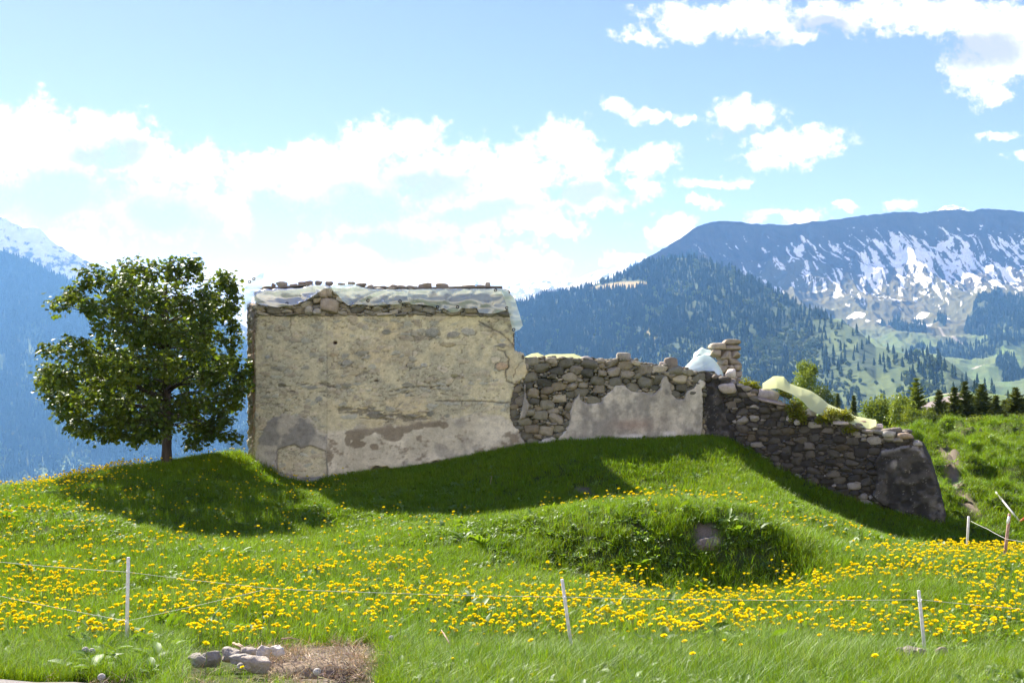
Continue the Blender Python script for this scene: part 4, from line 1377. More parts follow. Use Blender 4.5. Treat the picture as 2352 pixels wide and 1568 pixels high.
def dark_paint(px, py, U, Z):
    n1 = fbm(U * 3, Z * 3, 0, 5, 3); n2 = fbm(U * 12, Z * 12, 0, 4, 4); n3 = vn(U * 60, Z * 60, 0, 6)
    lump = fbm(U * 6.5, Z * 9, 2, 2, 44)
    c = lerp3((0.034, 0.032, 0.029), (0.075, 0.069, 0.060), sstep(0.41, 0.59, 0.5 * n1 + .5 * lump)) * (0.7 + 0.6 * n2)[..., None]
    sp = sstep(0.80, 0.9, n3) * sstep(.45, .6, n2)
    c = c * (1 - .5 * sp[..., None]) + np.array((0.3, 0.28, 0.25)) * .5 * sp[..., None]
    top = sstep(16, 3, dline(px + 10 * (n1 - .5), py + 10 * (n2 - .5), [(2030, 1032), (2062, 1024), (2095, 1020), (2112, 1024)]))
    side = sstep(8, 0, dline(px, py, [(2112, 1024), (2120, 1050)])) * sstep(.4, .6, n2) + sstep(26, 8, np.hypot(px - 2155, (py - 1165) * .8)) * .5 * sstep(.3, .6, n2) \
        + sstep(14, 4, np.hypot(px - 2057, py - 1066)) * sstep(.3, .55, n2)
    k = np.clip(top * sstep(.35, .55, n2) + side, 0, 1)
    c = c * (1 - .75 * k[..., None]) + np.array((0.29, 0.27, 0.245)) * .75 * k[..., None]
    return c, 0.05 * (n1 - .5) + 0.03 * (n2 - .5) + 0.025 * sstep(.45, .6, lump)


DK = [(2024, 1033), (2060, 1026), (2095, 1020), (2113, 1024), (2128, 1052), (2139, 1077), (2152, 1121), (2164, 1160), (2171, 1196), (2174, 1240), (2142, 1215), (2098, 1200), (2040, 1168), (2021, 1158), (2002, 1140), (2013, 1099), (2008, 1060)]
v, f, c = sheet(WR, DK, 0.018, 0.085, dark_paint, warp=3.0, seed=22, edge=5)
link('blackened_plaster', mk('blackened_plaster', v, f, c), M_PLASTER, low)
DK2 = [(1617, 880), (1650, 884), (1660, 905), (1672, 930), (1668, 960), (1690, 985), (1690, 1020), (1617, 1040)]
v, f, c = sheet(WR, DK2, 0.018, 0.06, dark_paint, warp=5.0, seed=25, edge=5)
link('blackened_plaster', mk('blackened_plaster', v, f, c), M_PLASTER, low)
# the wall's end, turned away from the sun
WE = Wall(tuple(WR.p(WR.len, 0)[:2]), tuple(WR.p(WR.len, 0, -0.7)[:2]))


# stones capping the walls: part of each wall
def coping(W, line, hs, smin, smax, seed, pal, lift=0.0, every=0.8):
    rr = np.random.default_rng(seed)
    pts = W.poly(line)
    mb = MB()
    for h in hs:
        u = pts[0][0]
        while u < pts[-1][0]:
            s = rr.uniform(smin, smax)
            z = np.interp(u, [p[0] for p in pts], [p[1] for p in pts])
            hgt = s * rr.uniform(0.35, 0.65)
            vv, ff = rock((s, s * rr.uniform(.7, 1.1), hgt), int(rr.integers(1e6)), 2, rr.uniform(.3, .8), 0.18, (rr.normal(0, .15), rr.normal(0, .12), rr.uniform(0, 3)))
            q = W.pv(u, z + lift + rr.uniform(-.05, .03), h + rr.uniform(-.04, .04))
            mb.add([tuple(a) for a in vv + np.array(q)], ff, np.array(pal[rr.integers(len(pal))]) * rr.uniform(.85, 1.25))
            u += s * every * rr.uniform(.8, 1.3)
    return mb


coping(WM, [(1196, 824), (1260, 822), (1330, 825), (1400, 828), (1430, 825), (1470, 833), (1500, 841), (1540, 840), (1580, 850), (1620, 860)], (-0.03, -0.18, -0.33, -0.5), 0.07, 0.18, 5, MIDPAL, every=.8).build('coping', M_STONE, mid)
coping(WR, L_TOP[:-1], (-0.06, -0.2, -0.34, -0.5), 0.08, 0.24, 6, [(0.20, 0.18, 0.148), (0.13, 0.117, 0.10), (0.27, 0.245, 0.205), (0.17, 0.145, 0.113)], every=.85).build('coping', M_STONE, low)
mb = MB()
rr_ = np.random.default_rng(8)
for (px, py, w, h, cc) in ((2105, 1018, 20, 13, (.36, .34, .31)), (2077, 1000, 34, 16, (.36, .28, .2)), (2040, 996, 30, 18, (.40, .38, .33)), (2060, 1010, 22, 14, (.3, .27, .22)), (1992, 990, 26, 12, (.33, .29, .25))):
    q = WR.pv(*WR.uz(px, py), -0.04)
    k = q.y / FPX
    vv, ff = rock((w * k, 0.3, h * k), int(rr_.integers(1e6)), 2, 0.6, 0.1)
    mb.add([tuple(a) for a in vv + np.array(q)], ff, cc)
mb.build('coping', M_STONE, low)

# stump of a pier behind the corner
pier = empty('stone_pier', Vector((P(1670, 870, 24.9).x, 24.9, gz(4.9, 24.9))), 'short stump of squared pale stones rising behind the wall corner', 'stone pier')
mb = MB()
for i, (x0, x1, y0, y1) in enumerate(((1662, 1697, 780, 793), (1660, 1698, 793, 806), (1630, 1663, 789, 805), (1630, 1652, 804, 820), (1649, 1676, 807, 827), (1674, 1699, 807, 823), (1666, 1699, 823, 839), (1650, 1668, 826, 840),
                                      (1668, 1681, 839, 851), (1679, 1700, 838, 851), (1660, 1670, 838, 852), (1666, 1700, 851, 867), (1684, 1702, 866, 880), (1640, 1668, 838, 860), (1640, 1690, 860, 880), (1640, 1702, 876, 895), (1660, 1702, 890, 930))):
    q = P((x0 + x1) / 2, (y0 + y1) / 2, 24.9)
    k = 24.9 / FPX
    vv, ff = rock(((x1 - x0) * k * 1.06, 0.62, (y1 - y0) * k * 1.10), 300 + i, 3, 0.8, 0.07)
    mb.add([tuple(a) for a in vv + np.array(q)], ff, np.array((0.34, 0.295, 0.23)) * random.uniform(.75, 1.15))
mb.build('pier_stones', M_STONE, pier)

# ---------------------------------------------------------------- plastic sheeting


def mat_sheet(name, col, clear, trans=0.5, gl=0.16):
    m = NT(name)
    n = m.noise(7, 4, 0.6)
    d = m.n('ShaderNodeBsdfDiffuse', {'Color': col}).outputs[0]
    t = m.n('ShaderNodeBsdfTranslucent', {'Color': col}).outputs[0]
    s = m.n('ShaderNodeMixShader', {0: trans, 1: d, 2: t}).outputs[0]
    g = m.n('ShaderNodeBsdfGlossy', {'Color': (1, 1, 1), 'Roughness': 0.12}).outputs[0]
    lw = m.n('ShaderNodeLayerWeight', {'Blend': 0.3}).outputs['Fresnel']
    s = m.n('ShaderNodeMixShader', {0: m.math('MULTIPLY_ADD', lw, gl * 2.5, gl), 1: s, 2: g}).outputs[0]
    tr = m.n('ShaderNodeBsdfTransparent', {'Color': (0.88, 0.95, 0.93)}).outputs[0]
    f = m.math('MULTIPLY', m.math('ADD', m.math('MULTIPLY', n, 0.3), 0.85), clear)
    s = m.n('ShaderNodeMixShader', {0: f, 1: s, 2: tr}).outputs[0]
    return m.done(s)


M_CLEAR = mat_sheet('clear_sheeting', (0.80, 0.90, 0.87), 0.42)
M_MILKY = mat_sheet('milky_sheeting', (0.86, 0.92, 0.91), 0.16, trans=.6, gl=.2)
M_AQUA = mat_sheet('aqua_sheeting', (0.80, 0.92, 0.84), 0.12, gl=.06)
M_NET = mat_sheet('pale_green_sheeting', (0.72, 0.76, 0.38), 0.06, gl=.02)
mg = NT('black_eyelet')
M_EYE = mg.done(mg.pbsdf((0.015, 0.015, 0.016), 0.5))


def eyelets(root, pts):
    for p, nrm in pts:
        mb = MB()
        n, k = 14, 6
        nrm = Vector(nrm).normalized()
        q = nrm.to_track_quat('Z', 'Y')
        vs, fs = [], []
        for i in range(n):
            for j in range(k):
                a, b = 2 * math.pi * i / n, 2 * math.pi * j / k
                r = 0.027 + 0.010 * math.cos(b)
                vs.append(Vector(p) + q @ Vector((r * math.cos(a), r * math.sin(a), 0.010 * math.sin(b))))
        for i in range(n):
            for j in range(k):
                fs.append((i * k + j, ((i + 1) % n) * k + j, ((i + 1) % n) * k + (j + 1) % k, i * k + (j + 1) % k))
        mb.add(vs, fs)
        mb.build('eyelet', M_EYE, root)


def cloth(A, B, C, nt, wr, seed, scale=3.4):
    """cloth running from edge A over line B down to edge C (lists of points, all the same length), creased by noise"""
    n = len(A)
    rows = []
    for i in range(n):
        a, b, c = Vector(A[i]), Vector(B[i]), Vector(C[i])
        L1, L2 = (b - a).length, (c - b).length
        row = []
        for k in range(nt):
            t = k / (nt - 1) * (L1 + L2)
            row.append(a.lerp(b, t / max(L1, 1e-6)) if t < L1 else b.lerp(c, (t - L1) / max(L2, 1e-6)))
        rows.append(row)
    V = np.array([[tuple(p) for p in r] for r in rows])
    n1 = ridged(V[..., 0] * scale * 0.26 + V[..., 2] * scale * .75, V[..., 2] * scale * 0.8 - V[..., 0] * scale * .12, V[..., 1] * scale * .3, 2, seed) - .4
    n2 = fbm(V[..., 0] * scale * 2.2, V[..., 2] * scale * 1.6, V[..., 1] * scale, 3, seed + 5) - .5
    tk = np.linspace(0, 1, nt)[None, :]
    n3 = ridged(V[..., 0] * scale * .7 - V[..., 2] * scale * 1.6, V[..., 2] * scale * .5 + V[..., 0] * scale * .25, 0, 1, seed + 9) ** 4 - .2
    V[..., 1] -= wr * (1.2 * n1 + 0.10 * n2 + 0.55 * n3) * (0.35 + 0.65 * tk)
    V[..., 2] += wr * 0.35 * n2
    return V.reshape(-1, 3), gridfaces(n, nt)


def line_at(pts, n, d):
    """resample a pixel polyline to n points at distance d (number or function of px)"""
    xs = np.linspace(0, 1, n)
    q = np.array(pts, float)
    L = np.concatenate([[0], np.cumsum(np.hypot(*(q[1:] - q[:-1]).T))]); L /= L[-1]
    out = []
    for s in xs:
        x, y = np.interp(s, L, q[:, 0]), np.interp(s, L, q[:, 1])
        out.append(P(x, y, d(x) if callable(d) else d))
    return out


def back_of(pts, dy, dz):
    return [Vector((p.x * (1 + dy / 24.0), p.y + dy, p.z + dz)) for p in pts]


def sheet_obj(name, label, top, bottom, n, nt, wr, seed, mat, d_top=23.74, d_bot=23.72, dy=0.85, dz=-0.03, eyes=(), scale=3.4):
    B = line_at(top, n, d_top); C = line_at(bottom, n, d_bot); A = back_of(B, dy, dz)
    v, f = cloth(A, B, C, nt, wr, seed, scale)
    root = empty(name, sum((Vector(p) for p in B), Vector()) / n, label, 'plastic sheet', 'plastic sheets on the ruin')
    me = mk('sheeting', v, f)
    link('sheeting', me, mat, root)
    if eyes: eyelets(root, [(P(x, y, d_bot - 0.035), (0, -1, 0.1)) for x, y in eyes])
    return root


sheet_obj('plastic_sheet', 'clear plastic sheet swept up in an arch over the left end of the tall wall', [(583, 680), (594, 667), (625, 663), (659, 664), (690, 662), (717, 656), (745, 654), (762, 659)],
          [(582, 692), (600, 701), (622, 703), (639, 706), (665, 703), (688, 697), (705, 690), (717, 683), (730, 672), (743, 663), (760, 660)], 90, 34, 0.11, 3, M_MILKY, eyes=[(713 - 54, 697)])
sheet_obj('plastic_sheet', 'clear plastic sheet hanging in a point beside the exposed boulder', [(748, 661), (765, 655), (790, 654), (808, 653), (832, 659), (853, 664), (890, 664), (938, 664)],
          [(757, 662), (772, 672), (786, 690), (801, 702), (812, 700), (833, 699), (860, 701), (886, 700), (910, 698), (938, 694)], 100, 34, 0.09, 7, M_CLEAR, eyes=[(845, 690), (799, 700), (919, 692)])
sheet_obj('plastic_sheet', 'long clear plastic sheet with a ragged hem along the right half of the tall wall', [(934, 665), (960, 664), (1022, 663), (1097, 663), (1152, 662), (1168, 668)],
          [(937, 690), (945, 698), (970, 699), (996, 703), (1008, 712), (1019, 708), (1035, 718), (1052, 716), (1060, 707), (1080, 708), (1095, 707), (1100, 718), (1120, 720), (1142, 719), (1158, 713), (1168, 709)],
          120, 34, 0.07, 11, M_CLEAR, d_top=23.72, d_bot=23.70, eyes=[(1138, 666), (1164, 707), (1005, 705), (1051, 705)])
sheet_obj('plastic_sheet', 'narrow strip of plastic hanging off the right corner of the tall wall', [(1150, 664), (1162, 668), (1174, 676), (1182, 684)], [(1168, 712), (1174, 745), (1180, 762), (1193, 757), (1201, 748)],
          40, 40, 0.08, 15, M_AQUA, d_top=23.68, d_bot=23.62, eyes=[(1180, 757)], dy=0.8)


# the flap blown up at the left corner
def flap():
    A = [P(x, y, 24.1) for x, y in ((606, 626), (596, 630), (584, 637), (572, 648), (562, 660), (558, 672), (560, 690), (562, 720))]
    B = [P(x, y, 24.0) for x, y in ((604, 646), (596, 650), (588, 655), (581, 662), (574, 670), (569, 680), (567, 694), (566, 712))]
    C = [P(x, y, 23.9) for x, y in ((601, 667), (597, 669), (593, 671), (588, 675), (583, 680), (578, 688), (575, 700), (570, 704))]

    def rs(L, n):
        t = np.linspace(0, len(L) - 1, n); q = np.array([tuple(p) for p in L])
        return [Vector(tuple(np.interp(t, range(len(L)), q[:, k])[i] for k in range(3))) for i in range(n)]
    v, f = cloth(rs(A, 50), rs(B, 50), rs(C, 50), 24, 0.05, 19)
    root = empty('plastic_sheet', P(590, 670, 24.0), 'thin see-through plastic flap blown upright above the left corner', 'plastic sheet', 'plastic sheets on the ruin')
    link('sheeting', mk('sheeting', v, f), M_CLEAR, root)
    eyelets(root, [(P(583, 640, 24.02), (0, -1, 0)), (P(573, 647, 24.02), (0, -1, 0))])


flap()


def ruled_sheet(W, label, upper, lower, hu, hl, n, nt, wr, seed, mat, scale=3.0, bulge=0.0):
    def rs(pts):
        q = np.array(pts, float); L = np.concatenate([[0], np.cumsum(np.hypot(*(q[1:] - q[:-1]).T))]); L /= L[-1]
        s = np.linspace(0, 1, n)
        return np.interp(s, L, q[:, 0]), np.interp(s, L, q[:, 1])
    ux, uy = rs(upper); lx, ly = rs(lower)
    U = [W.pv(*W.uz(x, y, hu), hu) for x, y in zip(ux, uy)]
    Lw = [W.pv(*W.uz(x, y, hl), hl) for x, y in zip(lx, ly)]
    back = [p + Vector((*( -W.n * 0.25), -0.12)) for p in U]
    v, f = cloth(back, U, Lw, nt, wr, seed, scale)
    V = v.reshape(n, nt, 3); V[..., 2] += bulge * np.sin(np.pi * np.linspace(0, 1, nt))[None, :]
    root = empty('plastic_sheet', sum(U, Vector()) / n, label, 'plastic sheet', 'plastic sheets on the ruin')
    link('sheeting', mk('sheeting', V.reshape(-1, 3), f), mat, root)
    return root


ruled_sheet(WM, 'pale green sheet lying flat along the top of the middle wall', [(1198, 824), (1210, 816), (1222, 811), (1235, 809), (1250, 816), (1262, 812), (1290, 812), (1318, 811), (1332, 817), (1348, 824)],
            [(1198, 830), (1222, 822), (1250, 824), (1290, 824), (1330, 826), (1348, 828)], -0.42, -0.02, 70, 12, 0.03, 23, M_NET)
ruled_sheet(WM, 'bulging pale aqua sheet in front of the stone pier', [(1571, 850), (1580, 838), (1592, 826), (1606, 818), (1618, 815), (1632, 821), (1646, 834), (1656, 848), (1662, 862), (1668, 880)],
            [(1558, 852), (1580, 852), (1600, 853), (1620, 850), (1640, 852), (1650, 862), (1657, 872), (1668, 886)], -0.40, -0.02, 60, 20, 0.05, 27, M_AQUA, bulge=0.03)
ruled_sheet(WM, 'small aqua sheet corner sticking out left of the stone pier', [(1594, 810), (1603, 803), (1612, 797), (1622, 801), (1634, 803)], [(1594, 810), (1604, 813), (1614, 814), (1624, 811), (1632, 812)], -0.75, -0.6, 20, 10, 0.02, 29, M_AQUA)
ruled_sheet(WR, 'long pale green sheet trailing down the low sloping wall', [(1752, 890), (1764, 880), (1776, 872), (1800, 873), (1811, 888), (1836, 897), (1862, 905), (1882, 918), (1902, 936), (1925, 946), (1948, 951), (1962, 964), (1985, 968), (2012, 974)],
            [(1752, 893), (1770, 893), (1786, 891), (1800, 897), (1822, 906), (1842, 920), (1862, 942), (1880, 950), (1900, 958), (1925, 964), (1950, 971), (1975, 980), (1998, 984), (2012, 978)], -0.58, 0.02, 110, 24, 0.05, 31, M_NET, bulge=0.10)

# ---------------------------------------------------------------- boards and stones weighing the sheets down
mw = NT('grey_board')
wv = mw.n('ShaderNodeTexNoise', {'Vector': mw.vm('MULTIPLY', mw.coord(), (2, 30, 30)), 'Scale': 1.0, 'Detail': 5.0}).outputs[0]
M_BOARD = mw.done(mw.pbsdf(mw.ramp(wv, [(0.3, (0.10, 0.088, 0.075)), (0.7, (0.26, 0.23, 0.195))]), 0.85, mw.bump(wv, 0.6, 0.01)))


def board(a, b, width, thick, label, name='board'):
    a, b = Vector(a), Vector(b)
    L = (b - a).length
    bm = bmesh.new(); bmesh.ops.create_cube(bm, size=1.0)
    bmesh.ops.scale(bm, vec=(L, width, thick), verts=bm.verts)
    bmesh.ops.subdivide_edges(bm, edges=[e for e in bm.edges if abs((e.verts[0].co - e.verts[1].co).x) > L * .5], cuts=8)
    for vtx in bm.verts: vtx.co.z += 0.008 * math.sin(vtx.co.x * 3.1) + random.uniform(-.002, .002)
    bmesh.ops.bevel(bm, geom=bm.edges[:], offset=0.004, segments=1, affect='EDGES')
    me = bpy.data.meshes.new(name); bm.to_mesh(me); bm.free()
    o = link(name, me, M_BOARD)
    o.location = (a + b) / 2
    o.rotation_euler = (b - a).to_track_quat('X', 'Z').to_euler()
    return tag(o, label, 'board')


board(P(630, 661.5, 24.1), P(718, 655, 24.05), 0.24, 0.035, 'short grey board tilted up over the left sheet')
board(P(836, 661, 24.15), P(960, 662, 24.1), 0.30, 0.03, 'thin dark board in the middle of the tall wall top')
board(P(938, 661.8, 24.05), P(1154, 660.5, 24.05), 0.28, 0.035, 'long dark board at the right end of the tall wall top')
board(P(600, 664, 24.3), P(760, 660, 24.3), 0.22, 0.04, 'weathered board lying under the leftmost weight stones')

TOP = [(613, 660.5, 22, 6, 'thin flat grey stone, leftmost on top of the tall wall'), (628, 655.5, 10, 10, 'small blocky brown stone touching the big square one at left'), (647, 653.5, 24, 13, 'big square brown stone at the left end of the wall top'),
       (674, 655.5, 17, 7, 'low pale stone between the square brown stone and the pair on the tilted board'), (693, 651.5, 17, 9, 'rounded brown stone, left of the pair on the tilted board'), (709, 650, 18, 10, 'pointed grey stone, right of the pair on the tilted board'),
       (732.5, 650, 17, 10, 'round dark stone just right of the tilted board'), (756, 651, 17, 9, 'peaked grey stone above the exposed boulder'), (785, 652.5, 18, 5, 'thin slab left of the sheet that hangs in a point'),
       (807, 650.5, 17, 6, 'flat dark stone on the top corner of the pointed sheet'), (830, 655.5, 23, 10, 'lumpy grey stone right of the pointed sheet'), (851, 658, 13, 9, 'small dark round stone beside the lumpy grey one'),
       (866, 660.5, 19, 6, 'low stone right of the small dark round one'), (880, 660, 15, 6, 'low flat stone in the middle of the wall top, left of three similar ones'), (903.5, 658, 18, 7, 'pale flat stone in the middle of the wall top'),
       (922, 659, 18, 7, 'brownish flat stone right of the pale flat one'), (944, 659.5, 21, 6, 'wide low slab where the long right-hand board begins'), (976.5, 656.5, 32, 11, 'largest pale stone on the wall top, on the long board'),
       (1015, 657, 28, 10, 'second large grey stone on the long board'), (1076, 658, 32, 7, 'wide flat dark stone on the long board'), (1105, 658, 19, 6, 'thin dark stone beside the upright cube-like one'),
       (1120, 654.5, 12, 11, 'cube-like upright brown stone at the right end of the wall top')]
for i, (px, py, w, h, lb) in enumerate(TOP):
    d = 24.08
    k = d / FPX
    vv, ff = rock((w * k, w * k * random.uniform(.7, 1.1), h * k * 1.15), 500 + i, 3, random.uniform(.35, .7), 0.12, (0, random.uniform(-.06, .06), random.uniform(-.3, .3)))
    col = random.choice([(0.24, 0.19, 0.155), (0.29, 0.25, 0.20), (0.20, 0.175, 0.15), (0.33, 0.30, 0.25)])
    q = P(px, py, d)
    me = mk('weight_stone', vv, ff, [col] * len(vv))
    o = link('weight_stone', me, M_STONE, None, q)
    tag(o, lb, 'stone', 'stones weighing down the sheets')

LOOSE = [(WR, 1678, 857, 22, 20, -.12, (.60, .55, .50), 'white block at the corner under the stone pier'), (WR, 1672, 892, 40, 22, 0.03, (.42, .37, .30), 'pale rounded boulder just below the white corner block'),
         (WR, 1724, 903, 30, 15, -.1, (.36, .30, .25), 'reddish flat stone below the left tuft of greenery'), (WR, 1766, 907, 46, 24, -.12, (.38, .34, .32), 'tilted pinkish slab left of the trailing green sheet'),
         (WR, 1773, 922, 66, 8, 0.0, (.30, .25, .2), 'long thin slab lying under the tilted pinkish one'), (WR, 1818, 962 - 18, 26, 18, -.2, (.5, .46, .42), 'white jagged stone behind the middle tuft of greenery'),
         (WR, 1816 - 2, 954 + 6, 14, 14, .04, (.5, .47, .44), 'small round white stone standing out left below the middle tuft'), (WR, 1832, 968, 15, 14, .04, (.46, .43, .40), 'small angular white stone next to the round white one'),
         (WR, 1862, 946, 28, 18, -.15, (.42, .4, .38), 'grey stone between the two lower tufts'), (WR, 1932, 971, 36, 10, -.02, (.52, .46, .42), 'flat pinkish white stone below the lowest tuft'),
         (WR, 1925 + 56, 968 + 4, 20, 12, -.25, (.42, .28, .22), 'red brick-like stone at the lower end of the trailing green sheet'), (WR, 2018, 980, 20, 13, -.2, (.52, .44, .40), 'pale pink stone right of the trailing green sheet'),
         (WM, 1432, 820, 35, 19, -.08, (.30, .28, .23), 'oval grey stone perched on the middle wall, left of the big dark one'), (WM, 1540, 836, 32, 28, -.08, (.22, .19, .15), 'big dark pointed stone perched on the middle wall'),
         (WM, 1522, 837, 16, 12, -.1, (.42, .36, .31), 'small pale pink stone leaning on the big dark pointed one'), (WM, 1572, 852, 16, 17, -.02, (.24, .14, .09), 'small rust-red stone at the left foot of the bulging sheet'),
         (WM, 1348, 826, 26, 15, -.05, (.42, .38, .32), 'pale rounded stone at the right end of the flat green sheet')]
for i, (W, px, py, w, h, hh, col, lb) in enumerate(LOOSE):
    q = W.pv(*W.uz(px, py, hh), hh)
    k = q.y / FPX
    vv, ff = rock((w * k, min(w, 34) * k * 0.9, h * k * 1.1), 700 + i, 3, random.uniform(.3, .7), 0.13, (0, random.uniform(-.1, .1) + (0.25 if 'tilted' in lb else 0), math.atan2(W.u[1], W.u[0]) + random.uniform(-.2, .2)))
    o = link('loose_stone', mk('loose_stone', vv, ff, [col] * len(vv)), M_STONE, None, q)
    tag(o, lb, 'stone', 'loose stones lying on the walls')
# ================================================================ the maple
M_MAPLE = mat_leaf('maple_leaf', (0.060, 0.112, 0.014), (0.165, 0.205, 0.022), trans=0.46, gloss=0.8, rough=0.38, scale=1.6, spread=0.0)
mb_ = NT('bark')
wv = mb_.n('ShaderNodeTexNoise', {'Vector': mb_.vm('MULTIPLY', mb_.coord(), (14, 14, 3)), 'Scale': 1.0, 'Detail': 6.0, 'Roughness': 0.65}).outputs[0]
M_BARK = mb_.done(mb_.pbsdf(mb_.ramp(wv, [(0.3, (0.035, 0.028, 0.024)), (0.75, (0.13, 0.11, 0.095))]), 0.95, mb_.bump(wv, 0.9, 0.03)))

LEAF = [(0, 0), (.18, .30), (.50, .34), (.36, .50), (.46, .74), (.22, .70), (0, 1.0), (-.22, .70), (-.46, .74), (-.36, .50), (-.50, .34), (-.18, .30)]


def leaf_at(mb, p, out, up, size, rr, col):
    """a lobed leaf, folded along its midrib, hanging from p towards out with its face along up"""
    out = out.normalized()
    sd = out.cross(up)
    if sd.length < 1e-3: sd = Vector((1, 0, 0))
    sd.normalize(); nn = sd.cross(out)
    vs = []
    cup = rr.uniform(0.05, 0.30)
    for (a, b) in LEAF:
        vs.append(p + sd * (a * size) + out * (b * size) + nn * (abs(a) * cup * size - 0.10 * b * b * size))
    mb.add(vs, [(0, 1, 2, 3, 4, 5, 6), (0, 6, 7, 8, 9, 10, 11)], col)


def maple():
    D = 23.0
    base = P(383, 1062, D)
    root = empty('maple_tree', Vector((base.x, base.y, gz(base.x, base.y) - 0.05)), 'round leafy maple with a slim dark trunk standing left of the ruin', 'tree')
    rr = random.Random(4)
    blobs = [(262, 652, 40, 46), (232, 690, 40, 36), (190, 712, 26, 20), (182, 690, 14, 12), (292, 618, 26, 30), (345, 620, 48, 34), (318, 660, 50, 40), (420, 628, 52, 38), (452, 612, 14, 22), (402, 612, 20, 22), (495, 660, 46, 36), (520, 645, 22, 24),
             (534, 668, 14, 26), (480, 700, 55, 40), (530, 700, 18, 16), (350, 700, 90, 60), (430, 700, 70, 55), (285, 720, 40, 24), (300, 765, 34, 26), (360, 770, 74, 46), (430, 770, 80, 50), (500, 770, 30, 34), (505, 740, 14, 20), (255, 805, 34, 34), (172, 812, 16, 22),
             (215, 812, 32, 32), (110, 858, 24, 24), (98, 885, 14, 18), (135, 895, 36, 34), (180, 865, 44, 42), (165, 915, 48, 36), (235, 860, 56, 54), (215, 925, 60, 42), (150, 945, 34, 26), (185, 985, 34, 16), (240, 970, 50, 36), (290, 900, 60, 60),
             (300, 840, 44, 46), (370, 850, 80, 66), (450, 840, 76, 58), (505, 815, 30, 24), (510, 870, 46, 42), (534, 870, 22, 32), (546, 838, 14, 18), (380, 930, 90, 50), (470, 925, 70, 46), (528, 915, 26, 30), (548, 900, 9, 14), (300, 985, 60, 34), (345, 1000, 24, 14),
             (400, 975, 56, 28), (460, 985, 48, 24), (500, 985, 44, 28), (535, 1003, 20, 9), (515, 960, 22, 22), (448, 1012, 34, 12), (330, 950, 60, 40), (250, 1000, 30, 14)]
    crown = MB()
    wood = MB()
    k = D / FPX
    trunk = [base + Vector((0, 0, -0.2)), P(383, 1030, D), P(384, 980, D), P(382, 930, D), P(385, 870, D), P(380, 800, D), P(384, 740, D), P(380, 680, D), P(384, 640, D)]
    vs, fs = tube(trunk, [0.125, 0.098, 0.088, 0.082, 0.085, 0.07, 0.05, 0.03, 0.012], 10)
    tk = MB(); tk.add(vs, fs)
    cxp, cyp, rxp, ryp = 345, 815, 235, 215
    spots = []
    for (px, py, rx, ry) in blobs:
        e = max(0.0, 1 - ((px - cxp) / rxp) ** 2 - ((py - cyp) / ryp) ** 2)
        dep = 1.75 * math.sqrt(e)
        nd = 1 + int(dep * 1.35)
        for q in range(nd):
            dy = 0 if nd == 1 else (-dep + 2 * dep * q / (nd - 1))
            dy += rr.uniform(-.25, .25)
            s = 0.84 if nd == 1 else 0.80 - 0.25 * abs(dy) / 2.2
            cxx = px + (0 if nd < 3 else rr.uniform(-8, 8))
            spots.append((P(cxx, py, D) + Vector((0, dy, 0)), rx * k * s, ry * k * s))
    for (c, rx, rz) in spots:
        # a limb to the middle of the clump
        hgt = min(c.z - 0.25 * math.hypot(c.x - base.x, c.y - base.y), trunk[-1].z - .3)
        zz = [t.z for t in trunk]
        j = max(2, sum(1 for z in zz if z < hgt) - 1); j = min(j, len(trunk) - 1)
        a = trunk[j].lerp(trunk[min(j + 1, len(trunk) - 1)], rr.random())
        m = a.lerp(c, 0.5) + Vector((rr.uniform(-.15, .15), rr.uniform(-.15, .15), rr.uniform(-.05, .12)))
        r0 = 0.012 + 0.006 * (c - a).length
        vs, fs = tube([a, a.lerp(m, .5) + Vector((0, 0, .04)), m, m.lerp(c, .6), c], [r0, r0 * .85, r0 * .6, r0 * .4, 0.006], 5)
        wood.add(vs, fs)
        ry = 0.62 * (rx + rz) / 2 + 0.12
        vol = rx * ry * rz
        nt = int(8 + 94 * (rx * rz + rx * ry + ry * rz))
        for _ in range(nt):
            # sprays sit near the clump's skin
            d = Vector((rr.gauss(0, 1), rr.gauss(0, 1), rr.gauss(0, 1))).normalized()
            rad = rr.uniform(0.55, 1.04)
            tip = c + Vector((d.x * rx, d.y * ry, d.z * rz)) * rad
            st = c.lerp(tip, 0.55)
            if rr.random() < 0.35:
                vs, fs = tube([st, tip], [0.006, 0.003], 3, False); wood.add(vs, fs)
            n = rr.randint(6, 10)
            for _l in range(n):
                pos = tip + Vector((rr.gauss(0, .075), rr.gauss(0, .075), rr.gauss(0, .06)))
                o = (d * 0.6 + Vector((rr.gauss(0, .7), rr.gauss(0, .7), rr.gauss(-.45, .4))))
                u = Vector((d.x * .5 + rr.gauss(0, .35), d.y * .5 + rr.gauss(0, .35), 0.9 + rr.gauss(0, .3)))
                b = rr.uniform(0.75, 1.25)
                leaf_at(crown, pos, o, u, rr.uniform(0.065, 0.135), rr, (b * rr.uniform(.95, 1.15), b, b * rr.uniform(.8, 1.1)))
    crown.build('crown', M_MAPLE, root, smooth=False)
    wood.build('limbs', M_BARK, root)
    tk.build('trunk', M_BARK, root)
    print('maple leaves', len(crown.f) // 2)


maple()

